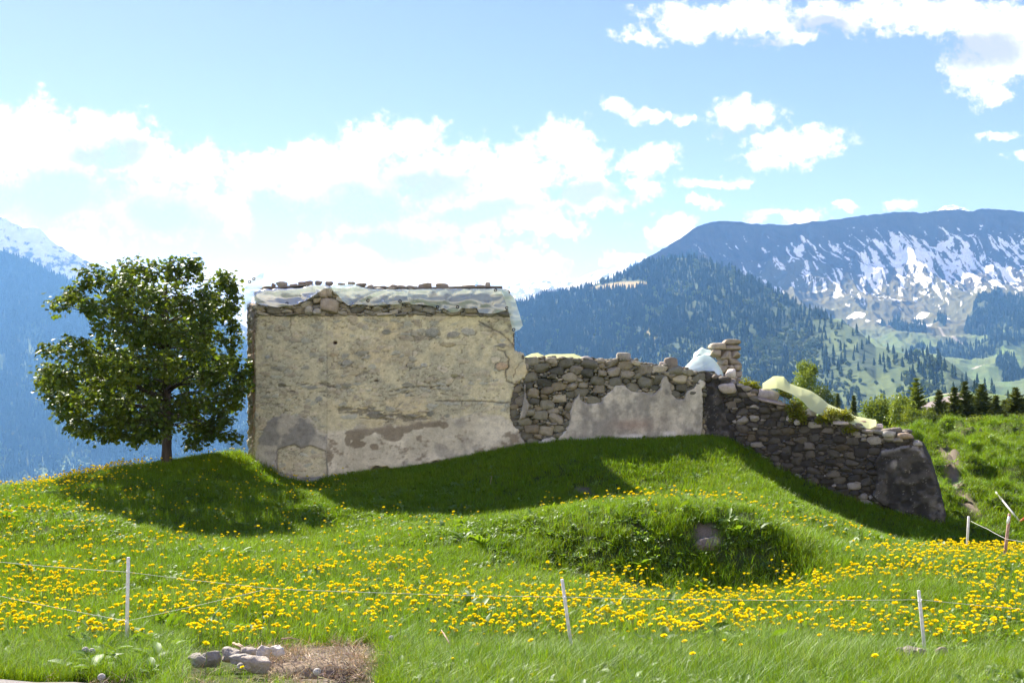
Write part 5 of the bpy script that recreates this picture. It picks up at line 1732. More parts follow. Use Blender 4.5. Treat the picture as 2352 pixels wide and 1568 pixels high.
# ================================================================ young trees on the right
M_SPRUCE = mat_leaf('spruce_needles', (0.065, 0.095, 0.024), (0.140, 0.160, 0.036), trans=0.35, gloss=0.10, scale=1.5, spread=0.0)
M_LARCH = mat_leaf('fresh_needles', (0.110, 0.165, 0.025), (0.20, 0.240, 0.045), trans=0.4, gloss=0.08, scale=1.2, spread=0.0)
M_BIRCH = mat_leaf('birch_leaf', (0.135, 0.195, 0.035), (0.22, 0.27, 0.055), trans=0.4, gloss=0.10, scale=1.0, spread=0.0)
M_SHRUB = mat_leaf('shrub_leaf', (0.055, 0.085, 0.022), (0.11, 0.14, 0.035), trans=0.35, gloss=0.14, scale=1.6, spread=0.0)


def conifer(px, ptip, pbase, wpx, d, label, seed, mat, sparse=1.0, droop=0.25, lean=0.0, name='spruce_tree'):
    rr = random.Random(seed)
    tip, b0 = P(px, ptip, d), P(px - lean, pbase, d)
    k = d / FPX
    g = gz(b0.x, b0.y)
    root = empty(name, Vector((b0.x, b0.y, min(g, b0.z))), label, 'tree', 'young trees beyond the grassy hillside')
    H = tip.z - min(g, b0.z)
    R0 = wpx * k / 2
    bx = Vector((b0.x, b0.y, min(g, b0.z) - 0.1))
    tk = MB(); vs, fs = tube([bx, bx.lerp(tip, .5), tip], [0.03 * H * .5 + .01, 0.012 * H * .5 + .01, 0.004], 6); tk.add(vs, fs)
    cr = MB()
    nw = int(26 * sparse) + 6
    for w in range(nw):
        t = (w + rr.uniform(-.3, .3)) / nw
        t = max(0.03, t)
        c = bx.lerp(tip, 0.06 + 0.94 * t)
        L = R0 * (1 - t) ** 0.85 * rr.uniform(.8, 1.15) + 0.03
        nb = rr.randint(7, 10)
        ph = rr.random() * 6.28
        for i in range(nb):
            a = ph + 2 * math.pi * (i + rr.uniform(-.25, .25)) / nb
            l = L * rr.uniform(.65, 1.15)
            dv = Vector((math.cos(a), math.sin(a), rr.uniform(-droop, 0.25) + 0.45 * t))
            e = c + dv * l
            ns = max(3, int(l / (0.05 + 0.016 * H * .3)))
            for s in range(ns):
                q = (s + rr.random() * .6) / ns
                p = c.lerp(e, q) + Vector((0, 0, -0.10 * l * q * (1 - q)))
                for side in (-1, 1, 0):
                    o = Vector((math.cos(a + side * .85), math.sin(a + side * .85), dv.z + rr.uniform(-.25, .25)))
                    sz = (0.10 + 0.20 * l * (1 - .6 * q)) * rr.uniform(.7, 1.25)
                    wd = Vector((-o.y, o.x, rr.uniform(-.6, .6))).normalized() * sz * 0.27
                    b = rr.uniform(.75, 1.2)
                    cr.add([p - wd, p + wd, p + o * sz + wd * .3, p + o * sz - wd * .3], [(0, 1, 2, 3)], (b, b, b * rr.uniform(.8, 1.1)))
    cr.build('crown', mat, root, smooth=False)
    tk.build('trunk', M_BARK, root)


def leafy(name, cat, blobs, pbase, pxb, d, label, seed, mat, lsize, dens=1.0, group='young trees beyond the grassy hillside', stems=1, barkmat=None):
    rr = random.Random(seed)
    k = d / FPX
    b0 = P(pxb, pbase, d)
    g = min(gz(b0.x, b0.y), b0.z)
    root = empty(name, Vector((b0.x, b0.y, g)), label, cat, group)
    cr, wd = MB(), MB()
    for (px, py, rx, ry) in blobs:
        for q in range(2):
            c = P(px + rr.uniform(-2, 2), py, d) + Vector((0, rr.uniform(-1, 1) * rx * k * 1.2, 0))
            a = Vector((b0.x + rr.uniform(-.1, .1) * stems, b0.y, g - 0.05))
            m = a.lerp(c, .5) + Vector((-(c.x - a.x) * .25, 0, .05))
            vs, fs = tube([a, m, c], [0.008 + .012 * (c.z - g) * .6, 0.006 + .006 * (c.z - g) * .6, .004], 5); wd.add(vs, fs)
            n = int(90 * dens * max(1.0, (rx * k) * (ry * k) * 1.2 / (lsize * lsize * 40)))
            for _ in range(n):
                dd = Vector((rr.gauss(0, 1), rr.gauss(0, 1), rr.gauss(0, 1))).normalized() * rr.uniform(.35, 1.12)
                tip = c + Vector((dd.x * rx * k, dd.y * rx * k, dd.z * ry * k))
                for _l in range(3):
                    p = tip + Vector((rr.gauss(0, 1), rr.gauss(0, 1), rr.gauss(0, 1))) * lsize * .8
                    o = Vector((rr.gauss(0, .7), rr.gauss(0, .7), rr.gauss(-.1, .6))).normalized()
                    w = o.cross(Vector((rr.gauss(0, 1), rr.gauss(0, 1), rr.gauss(0, 1))))
                    w = (w.normalized() if w.length > 1e-3 else Vector((1, 0, 0))) * lsize * .36
                    s = lsize * rr.uniform(.7, 1.3); b = rr.uniform(.75, 1.2)
                    cr.add([p, p + o * s * .5 + w, p + o * s, p + o * s * .5 - w], [(0, 1, 2, 3)], (b, b, b * .95))
    cr.build('crown' if 'tree' in name else 'foliage', mat, root, smooth=False)
    wd.build('trunk' if 'tree' in name else 'stems', barkmat or M_BARK, root)


mbi = NT('pale_bark')
nb_ = mbi.noise(9, 4, 0.7)
M_PALEBARK = mbi.done(mbi.pbsdf(mbi.ramp(nb_, [(0.35, (0.12, 0.10, 0.09)), (0.55, (0.42, 0.40, 0.37))]), 0.8))

leafy('birch_tree', 'tree', [(1852, 843, 14, 16), (1846, 862, 20, 18), (1860, 868, 16, 18), (1838, 884, 14, 16), (1856, 890, 22, 20), (1866, 850, 8, 12), (1848, 912, 20, 16), (1858, 930, 18, 14), (1848, 944, 14, 12)], 960, 1855, 90, 'tall narrow light green birch behind the low sloping wall', 1, M_BIRCH, .15, 1.2, barkmat=M_PALEBARK)
leafy('dark_shrub', 'shrub', [(1884, 898, 16, 14), (1898, 915, 18, 18), (1910, 930, 14, 16), (1876, 915, 18, 20)], 960, 1892, 92, 'dark green rounded tree top just right of the tall birch', 2, M_SHRUB, .15, 1.0)
leafy('dark_shrub', 'shrub', [(1806, 890, 8, 6), (1796, 893, 6, 5)], 930, 1802, 60, 'small round bush top peeking over the upper end of the trailing sheet', 21, M_SHRUB, .14, .8)
conifer(1924, 903, 962, 24, 80, 'small dark pointed spruce, left of two above the trailing sheet', 3, M_SPRUCE)
conifer(1961, 907, 962, 28, 80, 'small dark pointed spruce, right of two above the trailing sheet', 4, M_SPRUCE)
leafy('leafy_tree', 'tree', [(2003, 940, 18, 22), (2025, 930, 22, 20), (2030, 955, 24, 22), (2008, 962, 22, 18), (2040, 972, 18, 16)], 1000, 2022, 70, 'bright yellow-green bushy tree behind the lower end of the wall', 5, M_LARCH, .15, 1.3, barkmat=M_PALEBARK)
leafy('leafy_tree', 'tree', [(2070, 925, 20, 20), (2056, 945, 18, 24), (2082, 945, 22, 22), (2066, 968, 26, 22), (2090, 972, 20, 20)], 1005, 2074, 66, 'pale green feathery tree with a light trunk beside the tall larch', 6, M_BIRCH, .13, 1.4, barkmat=M_PALEBARK)
conifer(2105, 868, 1005, 84, 64, 'tall fresh green larch with a loose pointed crown, tallest tree on the right', 7, M_LARCH, 1.0, droop=-.15, name='larch_tree')
leafy('leafy_tree', 'tree', [(2092, 950, 20, 22), (2116, 955, 20, 20), (2104, 975, 24, 18)], 1005, 2104, 63, 'bright green young bushy tree at the foot of the tall larch', 71, M_LARCH, .11, 1.2)
for i, (px, pt, pb, w, lb) in enumerate(((2157, 903, 992, 34, 'slim spruce in front of the barn roof'), (2192, 895, 992, 38, 'dark spruce at the right end of the barn roof'), (2216, 883, 990, 46, 'tallest dark spruce of the group on the hillside'),
                                         (2255, 888, 984, 52, 'broad spruce with a thin spire, right of the tallest dark one'), (2287, 916, 978, 36, 'short spruce between the thin-spired one and the right edge'),
                                         (2333, 897, 974, 50, 'bushy round-topped spruce nearest the right edge'), (2360, 912, 970, 44, 'spruce cut by the right edge of the view'),
                                         (2174, 930, 994, 40, 'low spruce filling the gap under the barn roof'), (2236, 918, 988, 44, 'mid-height spruce between the tallest dark one and the thin-spired one'), (2272, 932, 982, 40, 'low bushy spruce right of the thin-spired one'),
                                         (2309, 926, 978, 44, 'short wide spruce left of the round-topped one'), (2205, 925, 992, 40, 'short spruce at the foot of the two tallest dark ones'), (2138, 944, 996, 30, 'smallest spruce below the left end of the barn roof'))):
    conifer(px, pt - 7, pb, w * 1.8, 56 + i, 'young ' + lb, 30 + i, M_SPRUCE, 1.15)
leafy('dark_shrub', 'shrub', [(2110, 975, 16, 14), (2128, 968, 18, 16), (2146, 976, 18, 16), (2136, 985, 22, 12)], 1002, 2128, 50, 'dark green shrub below the barn roof', 40, M_SHRUB, .11, 1.2)
leafy('dark_shrub', 'shrub', [(2172, 970, 16, 18), (2160, 985, 14, 12), (2182, 985, 14, 10)], 1000, 2170, 50, 'dark green shrub in front of the two slim spruces', 41, M_SHRUB, .11, 1.2)
leafy('dark_shrub', 'shrub', [(2225, 973, 14, 10), (2240, 968, 12, 9), (2210, 978, 10, 8), (2262, 968, 14, 7), (2280, 966, 12, 6)], 990, 2235, 46, 'low light green shrub at the foot of the broad spruce', 42, M_BIRCH, .09, 1.2)

leafy('dark_shrub', 'shrub', [(2295, 968, 16, 10), (2318, 972, 18, 9), (2342, 964, 16, 10), (2270, 975, 14, 8)], 990, 2310, 46, 'dark green low shrubs at the foot of the round-topped spruce', 43, M_SHRUB, .10, 1.2)
leafy('dark_shrub', 'shrub', [(2192, 975, 16, 12), (2210, 972, 14, 12), (2150, 968, 14, 12), (2136, 962, 12, 10)], 998, 2180, 49, 'dense dark shrub at the foot of the tallest dark spruces', 44, M_SHRUB, .10, 1.2)

# the grassy mound behind the spruces, and the barn
mm = MB()
v_, f_ = ico(4)
q = P(2320, 960, 84)
vv = v_ * np.array([4.6, 5.0, 1.35]) + np.array([q.x, q.y, q.z - 0.25])
nz = fbm(vv[:, 0] * .8, vv[:, 1] * .8, vv[:, 2], 4, 3) - .5
vv[:, 2] += nz * .5
mgd = NT('mound_turf')
n_ = mgd.noise(2.2, 6, .65)
M_TURF = mgd.done(mgd.pbsdf(mgd.ramp(n_, [(.3, (.05, .085, .018)), (.6, (.12, .155, .035)), (.75, (.22, .17, .10))]), .95, mgd.bump(n_, 1.0, .2), .1))
mm.add([tuple(p) for p in vv], f_)
tag(mm.build('grassy_mound', M_TURF), kind='structure')


def barn():
    d = 110
    a, b = P(2113, 948, d), P(2186, 925, d)
    root = empty('barn', Vector(((a.x + b.x) / 2, d + 3, gz((a.x + b.x) / 2, d + 3))), 'weathered grey barn roof showing between the larch and the spruces', 'barn')
    x0, x1 = a.x, b.x + 2.2
    mb = MB()
    rise = 3.0
    z0 = P(2113, 948, d).z
    sl = (P(2186, 925, d).z - z0) / (b.x - a.x)
    # mono-pitch roof slab tilting up to the right, seen from its low front edge
    t = .16
    vs = []
    for (x, y) in ((x0, d), (x1, d), (x1, d + 3.2), (x0, d + 3.2)):
        zz = z0 + sl * (x - x0) + (0.13 * (y - d))
        vs += [(x, y, zz), (x, y, zz - t)]
    mb.add(vs, [(0, 2, 4, 6), (7, 5, 3, 1), (0, 1, 3, 2), (2, 3, 5, 4), (4, 5, 7, 6), (6, 7, 1, 0)])
    m = NT('shingle_roof'); n = m.noise(5, 4, .7)
    mb.build('roof', m.done(m.pbsdf(m.ramp(n, [(.3, (.13, .11, .105)), (.7, (.22, .19, .18))]), .9)), root, smooth=False)
    mb = MB()
    X0, X1, Y0, Y1 = x0 + .4, x1 - .4, d + .5, d + 2.8
    zb = gz((X0 + X1) / 2, d) - .5
    top = lambda x, y: z0 + sl * (x - x0) + .13 * (y - d) - t - 0.01
    vs = [(X0, Y0, zb), (X1, Y0, zb), (X1, Y1, zb), (X0, Y1, zb), (X0, Y0, top(X0, Y0)), (X1, Y0, top(X1, Y0)), (X1, Y1, top(X1, Y1)), (X0, Y1, top(X0, Y1))]
    mb.add(vs, [(0, 1, 5, 4), (1, 2, 6, 5), (2, 3, 7, 6), (3, 0, 4, 7)])
    mb.build('wall', M_BOARD, root, smooth=False)


barn()

# ================================================================ greenery growing on the walls
M_TUFT = mat_leaf('wall_plant', (0.15, 0.20, 0.022), (0.27, 0.25, 0.03), trans=0.4, gloss=0.10, scale=9, spread=0.0)


def wall_plant(W, blobs, h, label, seed, lsize=0.045, mat=None):
    rr = random.Random(seed)
    q0 = W.pv(*W.uz(blobs[0][0], blobs[0][1] + blobs[0][3], h), h)
    root = empty('wall_plant', q0, label, 'plant', 'plants growing on the low wall')
    fo, st = MB(), MB()
    for (px, py, rx, ry) in blobs:
        c = W.pv(*W.uz(px, py, h), h); k = c.y / FPX
        for _ in range(int(26 + rx * ry * .22)):
            d = Vector((rr.gauss(0, 1), rr.gauss(0, 1), rr.gauss(0, 1))).normalized() * rr.uniform(.3, 1.05)
            tip = c + Vector((d.x * rx * k, d.y * rx * k, d.z * ry * k))
            foot = Vector((c.x + d.x * rx * k * .35, c.y + d.y * rx * k * .35, c.z - ry * k * 1.1))
            if rr.random() < .5:
                vs, fs = tube([foot, foot.lerp(tip, .6) + Vector((0, 0, .02)), tip], [.005, .004, .002], 3, False); st.add(vs, fs)
            for _l in range(rr.randint(4, 7)):
                p = tip + Vector((rr.gauss(0, .03), rr.gauss(0, .03), rr.gauss(0, .03)))
                o = (Vector((rr.gauss(0, .8), rr.gauss(0, .8), rr.uniform(-.1, .9)))).normalized()
                w = o.cross(Vector((rr.gauss(0, 1), rr.gauss(0, 1), rr.gauss(0, 1)))).normalized() * lsize * .34
                b = rr.uniform(.7, 1.2)
                fo.add([p, p + o * lsize * .5 + w, p + o * lsize, p + o * lsize * .5 - w], [(0, 1, 2, 3)], (b, b * rr.uniform(.85, 1.05), b))
    fo.build('foliage', mat or M_TUFT, root, smooth=False)
    st.build('stems', M_BARK, root)


wall_plant(WR, [(1712, 884, 14, 12), (1732, 888, 14, 11), (1722, 894, 18, 8), (1744, 898, 8, 6)], -.2, 'yellow-green tuft beside the stone pier, highest on the low wall', 1)
wall_plant(WR, [(1826, 930, 16, 12), (1818, 942, 12, 12), (1836, 948, 14, 16), (1842, 962, 10, 12), (1822, 956, 12, 10)], .06, 'green tuft with a hanging dark skirt, middle one on the low wall', 2)
wall_plant(WR, [(1892, 960, 18, 9), (1912, 950, 20, 11), (1936, 952, 18, 12), (1905, 966, 14, 8), (1882, 967, 10, 6), (1948, 962, 10, 9)], -.02, 'broad low tuft overlapping the trailing green sheet', 3)
wall_plant(WR, [(1946, 986, 10, 4), (1958, 988, 8, 4)], .05, 'small sprig hanging from a joint below the lower end of the trailing sheet', 4, .035)
wall_plant(WR, [(1800, 905, 12, 6), (1812, 910, 10, 6)], -.25, 'low mossy green clump under the upper part of the trailing sheet', 5, .03, None)

# ================================================================ the meadow
def blade(mb, x, y, h, w, ang, bend, rr, seg=3, col=(1, 1, 1)):
    d = Vector((math.cos(ang), math.sin(ang), 0)); s = Vector((-d.y, d.x, 0))
    vs = []
    for i in range(seg + 1):
        t = i / seg
        c = Vector((x, y, 0)) + d * (bend * h * t * t) + Vector((0, 0, h * (t - 0.22 * bend * t * t)))
        ww = w * (1 - t) ** 0.7 * .5
        if i == seg: vs.append(c)
        else: vs += [c - s * ww, c + s * ww]
    fs = [(2 * i, 2 * i + 1, 2 * i + 3, 2 * i + 2) for i in range(seg - 1)] + [(2 * seg - 2, 2 * seg - 1, 2 * seg)]
    mb.add(vs, fs, col)


def grass_clump(seed, n, r, h0, h1, w, bend):
    rr = random.Random(seed); mb = MB()
    for _ in range(n):
        a = rr.random() * 6.28; q = r * math.sqrt(rr.random())
        b = rr.choice((.55, .75, .9, 1.0, 1.1, 1.35))
        blade(mb, q * math.cos(a), q * math.sin(a), rr.uniform(h0, h1), w * rr.uniform(.6, 1.3), rr.random() * 6.28, rr.uniform(.1, bend), rr, 3, (b * rr.uniform(.85, 1.3), b, b * rr.uniform(.6, 1.2)))
    return mb


def weed_clump(seed, n, l0, l1, wr, rise):
    """a rosette of broad leaves"""
    rr = random.Random(seed); mb = MB()
    for _ in range(n):
        a = rr.random() * 6.28
        L = rr.uniform(l0, l1); W_ = L * wr * rr.uniform(.8, 1.2)
        d = Vector((math.cos(a), math.sin(a), 0)); s = Vector((-d.y, d.x, 0))
        el = rise * rr.uniform(.5, 1.3)
        x0, y0 = rr.gauss(0, .035), rr.gauss(0, .035)
        z0 = rr.uniform(0, .06)
        vs = []
        for (t, w) in ((0, .15), (.25, .6), (.55, 1.0), (.8, .75), (1.0, .05)):
            c = Vector((x0, y0, z0)) + d * (L * t * math.cos(el * (1 - .6 * t))) + Vector((0, 0, L * t * math.sin(el) * (1 - .45 * t)))
            vs += [c - s * W_ * w * .5 + Vector((0, 0, .18 * W_ * w)), c, c + s * W_ * w * .5 + Vector((0, 0, .18 * W_ * w))]
        fs = []
        for i in range(4):
            fs += [(3 * i, 3 * i + 1, 3 * i + 4, 3 * i + 3), (3 * i + 1, 3 * i + 2, 3 * i + 5, 3 * i + 4)]
        b = rr.uniform(.8, 1.2)
        mb.add(vs, fs, (b, b, b * rr.uniform(.8, 1.1)))
    return mb


M_GRASS = mat_leaf('grass_blade', (0.085, 0.195, 0.006), (0.180, 0.290, 0.012), trans=0.42, gloss=0.14, rough=0.5, scale=0.55, spread=0.45)
M_WEED = mat_leaf('weed_leaf', (0.085, 0.170, 0.014), (0.155, 0.245, 0.022), trans=0.45, gloss=0.18, rough=0.55, scale=0.8, spread=0.4)
M_STRAW = mat_leaf('dead_grass', (0.27, 0.225, 0.155), (0.46, 0.40, 0.29), trans=0.04, gloss=0.08, scale=4, spread=0.6)
S_LAWN = [source('lawn_shape', grass_clump(k, 34, .13, .04, .12, .0065, .9), M_GRASS) for k in range(4)]
S_MEAD = [source('meadow_shape', grass_clump(20 + k, 26, .13, .07, .20, .0055, 1.1), M_GRASS) for k in range(5)]
S_TALL = [source('tall_grass_shape', grass_clump(40 + k, 30, .12, .10, .26, .0045, 1.3), M_GRASS) for k in range(5)]
S_WEED = [source('weed_shape', weed_clump(60 + k, 16, .04, .10, .45, .9), M_WEED) for k in range(5)]
S_DOCK = [source('dock_shape', weed_clump(80 + k, 8, .13, .22, .32, 1.0), M_WEED) for k in range(4)]
S_STRAW = [source('straw_shape', grass_clump(90 + k, 44, .12, .03, .10, .005, 2.6), M_STRAW) for k in range(4)]


def in_wall(X, Y):
    r = np.zeros(np.shape(X), bool)
    r |= (np.abs(Y - 24.35) < .36) & (X > -5.85) & (X < .25)
    for W in (WM, WR):
        u = (X - W.o[0]) * W.u[0] + (Y - W.o[1]) * W.u[1]; h = (X - W.o[0]) * W.n[0] + (Y - W.o[1]) * W.n[1]
        r |= (h < .0) & (h > -.66) & (u > -.1) & (u < W.len - .05)
    return r


def candidates(n, seed, y0=6.1, y1=34.0):
    """points on the visible ground, even per square metre"""
    rr = np.random.default_rng(seed)
    Y = np.sqrt(rr.random(n) * (y1 * y1 - y0 * y0) + y0 * y0)
    X = (rr.random(n) * 2 - 1) * (0.54 * Y + .5)
    Z = ground_z(X, Y)
    px, py = proj(X, Y, Z)
    ok = (px > -190) & (px < 2540) & (py < 1640) & ~in_wall(X, Y)
    ok &= ~((X < 4) & (Y > 30))
    return X[ok], Y[ok], Z[ok], px[ok], py[ok]


def set_down(name, src, X, Y, Z, smin, smax, seed, tilt=.15, sz=None, push=0.0):
    rr = np.random.default_rng(seed)
    n = len(X)
    rot = np.stack([rr.normal(0, tilt, n), rr.normal(0, tilt, n), rr.uniform(0, 6.28, n)], -1)
    s = rr.uniform(smin, smax, n) * (1 if sz is None else sz)
    o = scatter(name, np.stack([X, Y, Z - push], -1), rot, s, src)
    return tag(o, kind='stuff')


rr_ = np.random.default_rng(99)
# zones
def bank_k(px, py, Y):
    """1 on the steep bank in the middle of the meadow"""
    top = np.interp(px, [1050, 1100, 1250, 1400, 1550, 1680, 1780, 1880, 1930], [1240, 1206, 1193, 1186, 1184, 1188, 1208, 1254, 1290])
    bot = np.interp(px, [1050, 1100, 1250, 1400, 1550, 1680, 1780, 1880, 1930], [1250, 1285, 1300, 1312, 1326, 1330, 1330, 1326, 1300])
    return sstep(-12, 14, py - top) * sstep(14, -10, py - bot) * (px > 1050) * (px < 1930)


X, Y, Z, px, py = candidates(104000, 1)
dm = dirt_mask(px, py, X, Y)
up = (Y > 17.5)
u1 = rr_.random(len(X))
bare = u1 < dm * 1.05
near = py > 1490
shade = (Y > 18.6) & (px > 740) & (px < 1720)
patch = fbm(X * .7, Y * .7, 0, 3, 55)
lawn = up & ~bare & ((px > 690) | (patch > .55))
road_edge = (Y < 7.25) & (X < -2.2)
k1 = lawn
set_down('grass', S_LAWN, X[k1], Y[k1], Z[k1], .8, 1.35, 2)
k2 = ~lawn & ~bare & ~near & (Y < 30)
set_down('grass', S_MEAD, X[k2], Y[k2], Z[k2], .55, 1.05, 3, sz=.75 + .6 * patch[k2])
stony = (px > 410) & (px < 880) & (py > 1455)
k4 = lawn & (fbm(X * 1.1, Y * 1.1, 2, 3, 64) > .53)
set_down('grass', S_MEAD, X[k4], Y[k4], Z[k4], .45, .85, 15)
k3 = near & (u1 > dm) & ~road_edge & ~(stony & (u1 < .45))
set_down('grass', S_TALL, X[k3], Y[k3], Z[k3], .42, .85, 4, sz=(.7 + .6 * patch[k3]) * np.where(stony[k3], .55, 1))

# a second, thicker set near the viewer and in lush patches
X, Y, Z, px, py = candidates(60000, 5, 6.1, 15.0)
u1 = rr_.random(len(X)); dm = dirt_mask(px, py, X, Y); patch = fbm(X * .9, Y * .9, 0, 3, 56)
k = (u1 > dm * 1.1) & (patch > .40) & ~((Y < 7.25) & (X < -2.2))
kn = k & (py > 1480) & ~((px > 410) & (px < 880))
kf = k & (py <= 1480)
set_down('grass', S_TALL, X[kn], Y[kn], Z[kn], .42, .85, 6, sz=.5 + .9 * patch[kn])
set_down('grass', S_MEAD, X[kf], Y[kf], Z[kf], .6, 1.05, 7)
# straw on the worn earth
k = (u1 < .13 * np.clip(dm * 1.6, 0, 1)) & (dm > .03) & (Y < 12)
set_down('dead_grass', S_STRAW, X[k], Y[k], Z[k], .6, 1.1, 8, tilt=.6)
k = (Y > 19) & (px > 1480) & (px < 1780) & (py < 1130) & (u1 < .05) & (patch > .5)
set_down('dead_grass', S_STRAW, X[k], Y[k], Z[k], .6, 1.0, 19, tilt=.4)
k = (py > 1500) & (u1 < .03)
set_down('dead_grass', S_STRAW, X[k], Y[k], Z[k], .5, .9, 9, tilt=.4)

# broad-leaved weeds: everywhere in the flowering meadow, thick on the bank, tussocky on the right-hand slope
X, Y, Z, px, py = candidates(60000, 11)
u1 = rr_.random(len(X)); dm = dirt_mask(px, py, X, Y)
patch = fbm(X * .8, Y * .8, 0, 4, 57)
bk = bank_k(px, py, Y)
mid_ = sstep(1150, 1190, py) * (Y < 20)
w = .24 + .5 * (py > 1450) * (px > 2150) + .5 * sstep(.48, .62, patch) * mid_ + .75 * bk + .22 * (px > 2080) * (Y > 19) + .35 * (px > 700) * (px < 1100) * (py > 1130) * (py < 1230) - .1 * (Y > 21) * (px < 2080)
k = (u1 < w) & (u1 > dm * .8) & ~((px > 390) & (px < 900) & (py > 1430)) & ~((Y < 7.4) & (X < -2.0))
bkk = bk[k]
set_down('weeds', S_WEED, X[k], Y[k], Z[k], .6, 1.15, 12, tilt=.25, sz=1 - .1 * bkk)
k = (u1 > .55) & (((bk > .4) & (u1 < .57)) | ((sstep(.60, .70, patch) > .5) & (u1 < .72) & (Y < 18) & (py < 1500)) | ((px > 2120) & (Y > 19.5) & (u1 < .60) & (patch > .5))
                  | ((py > 1440) & (py < 1560) & (np.abs(px - 290) < 110) & (u1 < .75)))
kt = (px > 2090) & (Y > 19.5) & (fbm(X * 2.0, Y * 1.4, 0, 2, 66) > .47) & (dm < .3)
set_down('tussocks', S_MEAD, X[kt], Y[kt], Z[kt], .8, 1.5, 14, tilt=.35)
set_down('weeds', S_DOCK, X[k], Y[k], Z[k], .55, 1.1, 13, tilt=.25)

# ---------------------------------------------------------------- dandelions
M_YEL = NT('dandelion_yellow')
ny = M_YEL.n('ShaderNodeObjectInfo').outputs['Random']
yc_ = M_YEL.mix(ny, (0.78, 0.60, 0.008), (0.80, 0.68, 0.016))
d1 = M_YEL.n('ShaderNodeBsdfDiffuse', {'Color': yc_}).outputs[0]; t1 = M_YEL.n('ShaderNodeBsdfTranslucent', {'Color': yc_}).outputs[0]
M_YEL = M_YEL.done(M_YEL.n('ShaderNodeMixShader', {0: .35, 1: d1, 2: t1}).outputs[0])
ms = NT('flower_stem'); M_STEM = ms.done(ms.pbsdf((.16, .22, .05), .6))


def dandelion(seed, h):
    rr = random.Random(seed); mb = MB()
    top = Vector((rr.uniform(-.03, .03), rr.uniform(-.03, .03), h))
    vs, fs = tube([(0, 0, 0), top * .5 + Vector((.008, 0, 0)), top], [.0026, .0022, .0022], 4, False)
    mb.add(vs, fs, mi=1)
    tl = Euler((rr.uniform(-.35, .35), rr.uniform(-.35, .35), 0)).to_matrix()
    n = 13
    for (r0, r1, z0, z1) in ((.004, .021, -.003, .004), (.003, .017, .002, .010), (.002, .011, .006, .014)):
        for i in range(n):
            a = 2 * math.pi * (i + rr.random() * .4) / n; da = .30
            f = rr.uniform(.85, 1.12)
            q = [Vector((r0 * math.cos(a), r0 * math.sin(a), z0)), Vector((r1 * f * math.cos(a - da), r1 * f * math.sin(a - da), z1)),
                 Vector((r1 * 1.08 * f * math.cos(a), r1 * 1.08 * f * math.sin(a), z1 + .001)), Vector((r1 * f * math.cos(a + da), r1 * f * math.sin(a + da), z1))]
            mb.add([top + tl @ p for p in q], [(0, 1, 2, 3)])
    v, f = ico(1)
    mb.add([tuple(top + tl @ Vector(tuple(p * np.array([.012, .012, .012]) + np.array([0, 0, .002])))) for p in v], f)
    return mb


def flower_density(px, py, Y):
    d = 0.95 * sstep(1295, 1350, py) * (1 - sstep(1478, 1506, py)) * (1 - .75 * sstep(900, 1080, px) * (1 - sstep(1330, 1500, px)) * (1 - sstep(1380, 1430, py)))
    d = d * (1 - .65 * (px > 1000) * (px < 1900) * (1 - sstep(1320, 1375, py)))
    d = np.maximum(d, 1.0 * sstep(1880, 2150, px) * sstep(1262, 1300, py) * (1 - sstep(1470, 1500, py)))
    d = np.maximum(d, .12 * (px < 620) * sstep(620, 250, px) * sstep(1085, 1120, py) * (py < 1320))
    d = np.maximum(d, .6 * (px < 330) * (py < 1160) * (Y > 20))
    d = np.maximum(d, .045 * (px < 1100) * (py > 1180) * (py < 1330))
    d = np.maximum(d, .07 * (py > 1150) * (py < 1190) * (px > 1230) * (px < 1640))
    d = np.maximum(d, .10 * (px > 1630) * (px < 2000) * (np.abs(py - np.interp(px, [1630, 1800, 2000], [1165, 1200, 1260])) < 24))
    d = np.maximum(d, .05 * (py > 1040) * (py < 1160) * (px > 300) * (px < 800))
    d = np.maximum(d, .10 * (px > 1650) * (px < 1900) * (py > 1280) * (py < 1340))
    d = np.maximum(d, .012 * (py >= 1500))
    return d


rrd = np.random.default_rng(123)
X, Y, Z, px, py = candidates(46000, 21, 7.0, 29.0)
cl = .5 * fbm(X * 1.3, Y * 1.3, 0, 3, 58) + .5 * fbm(X * 3.4, Y * 2.6, 0, 2, 59)
dn = flower_density(px, py, Y) * sstep(.38, .60, cl) * 1.9
keep = rrd.random(len(X)) < dn * 1.15 * (1 + .5 * (Y > 12))
X, Y, Z, px, py = X[keep], Y[keep], Z[keep], px[keep], py[keep]
keep = (dirt_mask(px, py, X, Y) < .3)
X, Y, Z, px, py = X[keep], Y[keep], Z[keep], px[keep], py[keep]
hts = rrd.uniform(.13, .23, len(X)) * np.where(Y > 21, .75, 1.0)
order = np.argsort(Y + 1000 * ((px < 5) | (px > 2347)))
print('dandelions', len(X))
DM = [dandelion(k, 1.0).mesh('dandelion') for k in range(0)]
kinds = []
for kx in range(10):
    hh = .13 + .011 * kx
    me = dandelion(kx, hh).mesh('dandelion', False); me.materials.append(M_YEL); me.materials.append(M_STEM)
    kinds.append(me)
NI = 290
for a, i in enumerate(order[:NI]):
    o = bpy.data.objects.new('dandelion', kinds[a % 10]); COL.objects.link(o)
    o.location = (X[i], Y[i], Z[i]); s = rrd.uniform(.62, 1.22)
    o.scale = (s, s, s); o.rotation_euler = (rrd.normal(0, .1), rrd.normal(0, .1), rrd.uniform(0, 6.28))
    tag(o, 'yellow dandelion in bloom in the near grass around the front fence line', 'flower', 'dandelions nearest the viewer')
rest = order[NI:]
ksrc = [bpy.data.objects.new('dandelion_shape', m) for m in kinds]
n = len(rest)
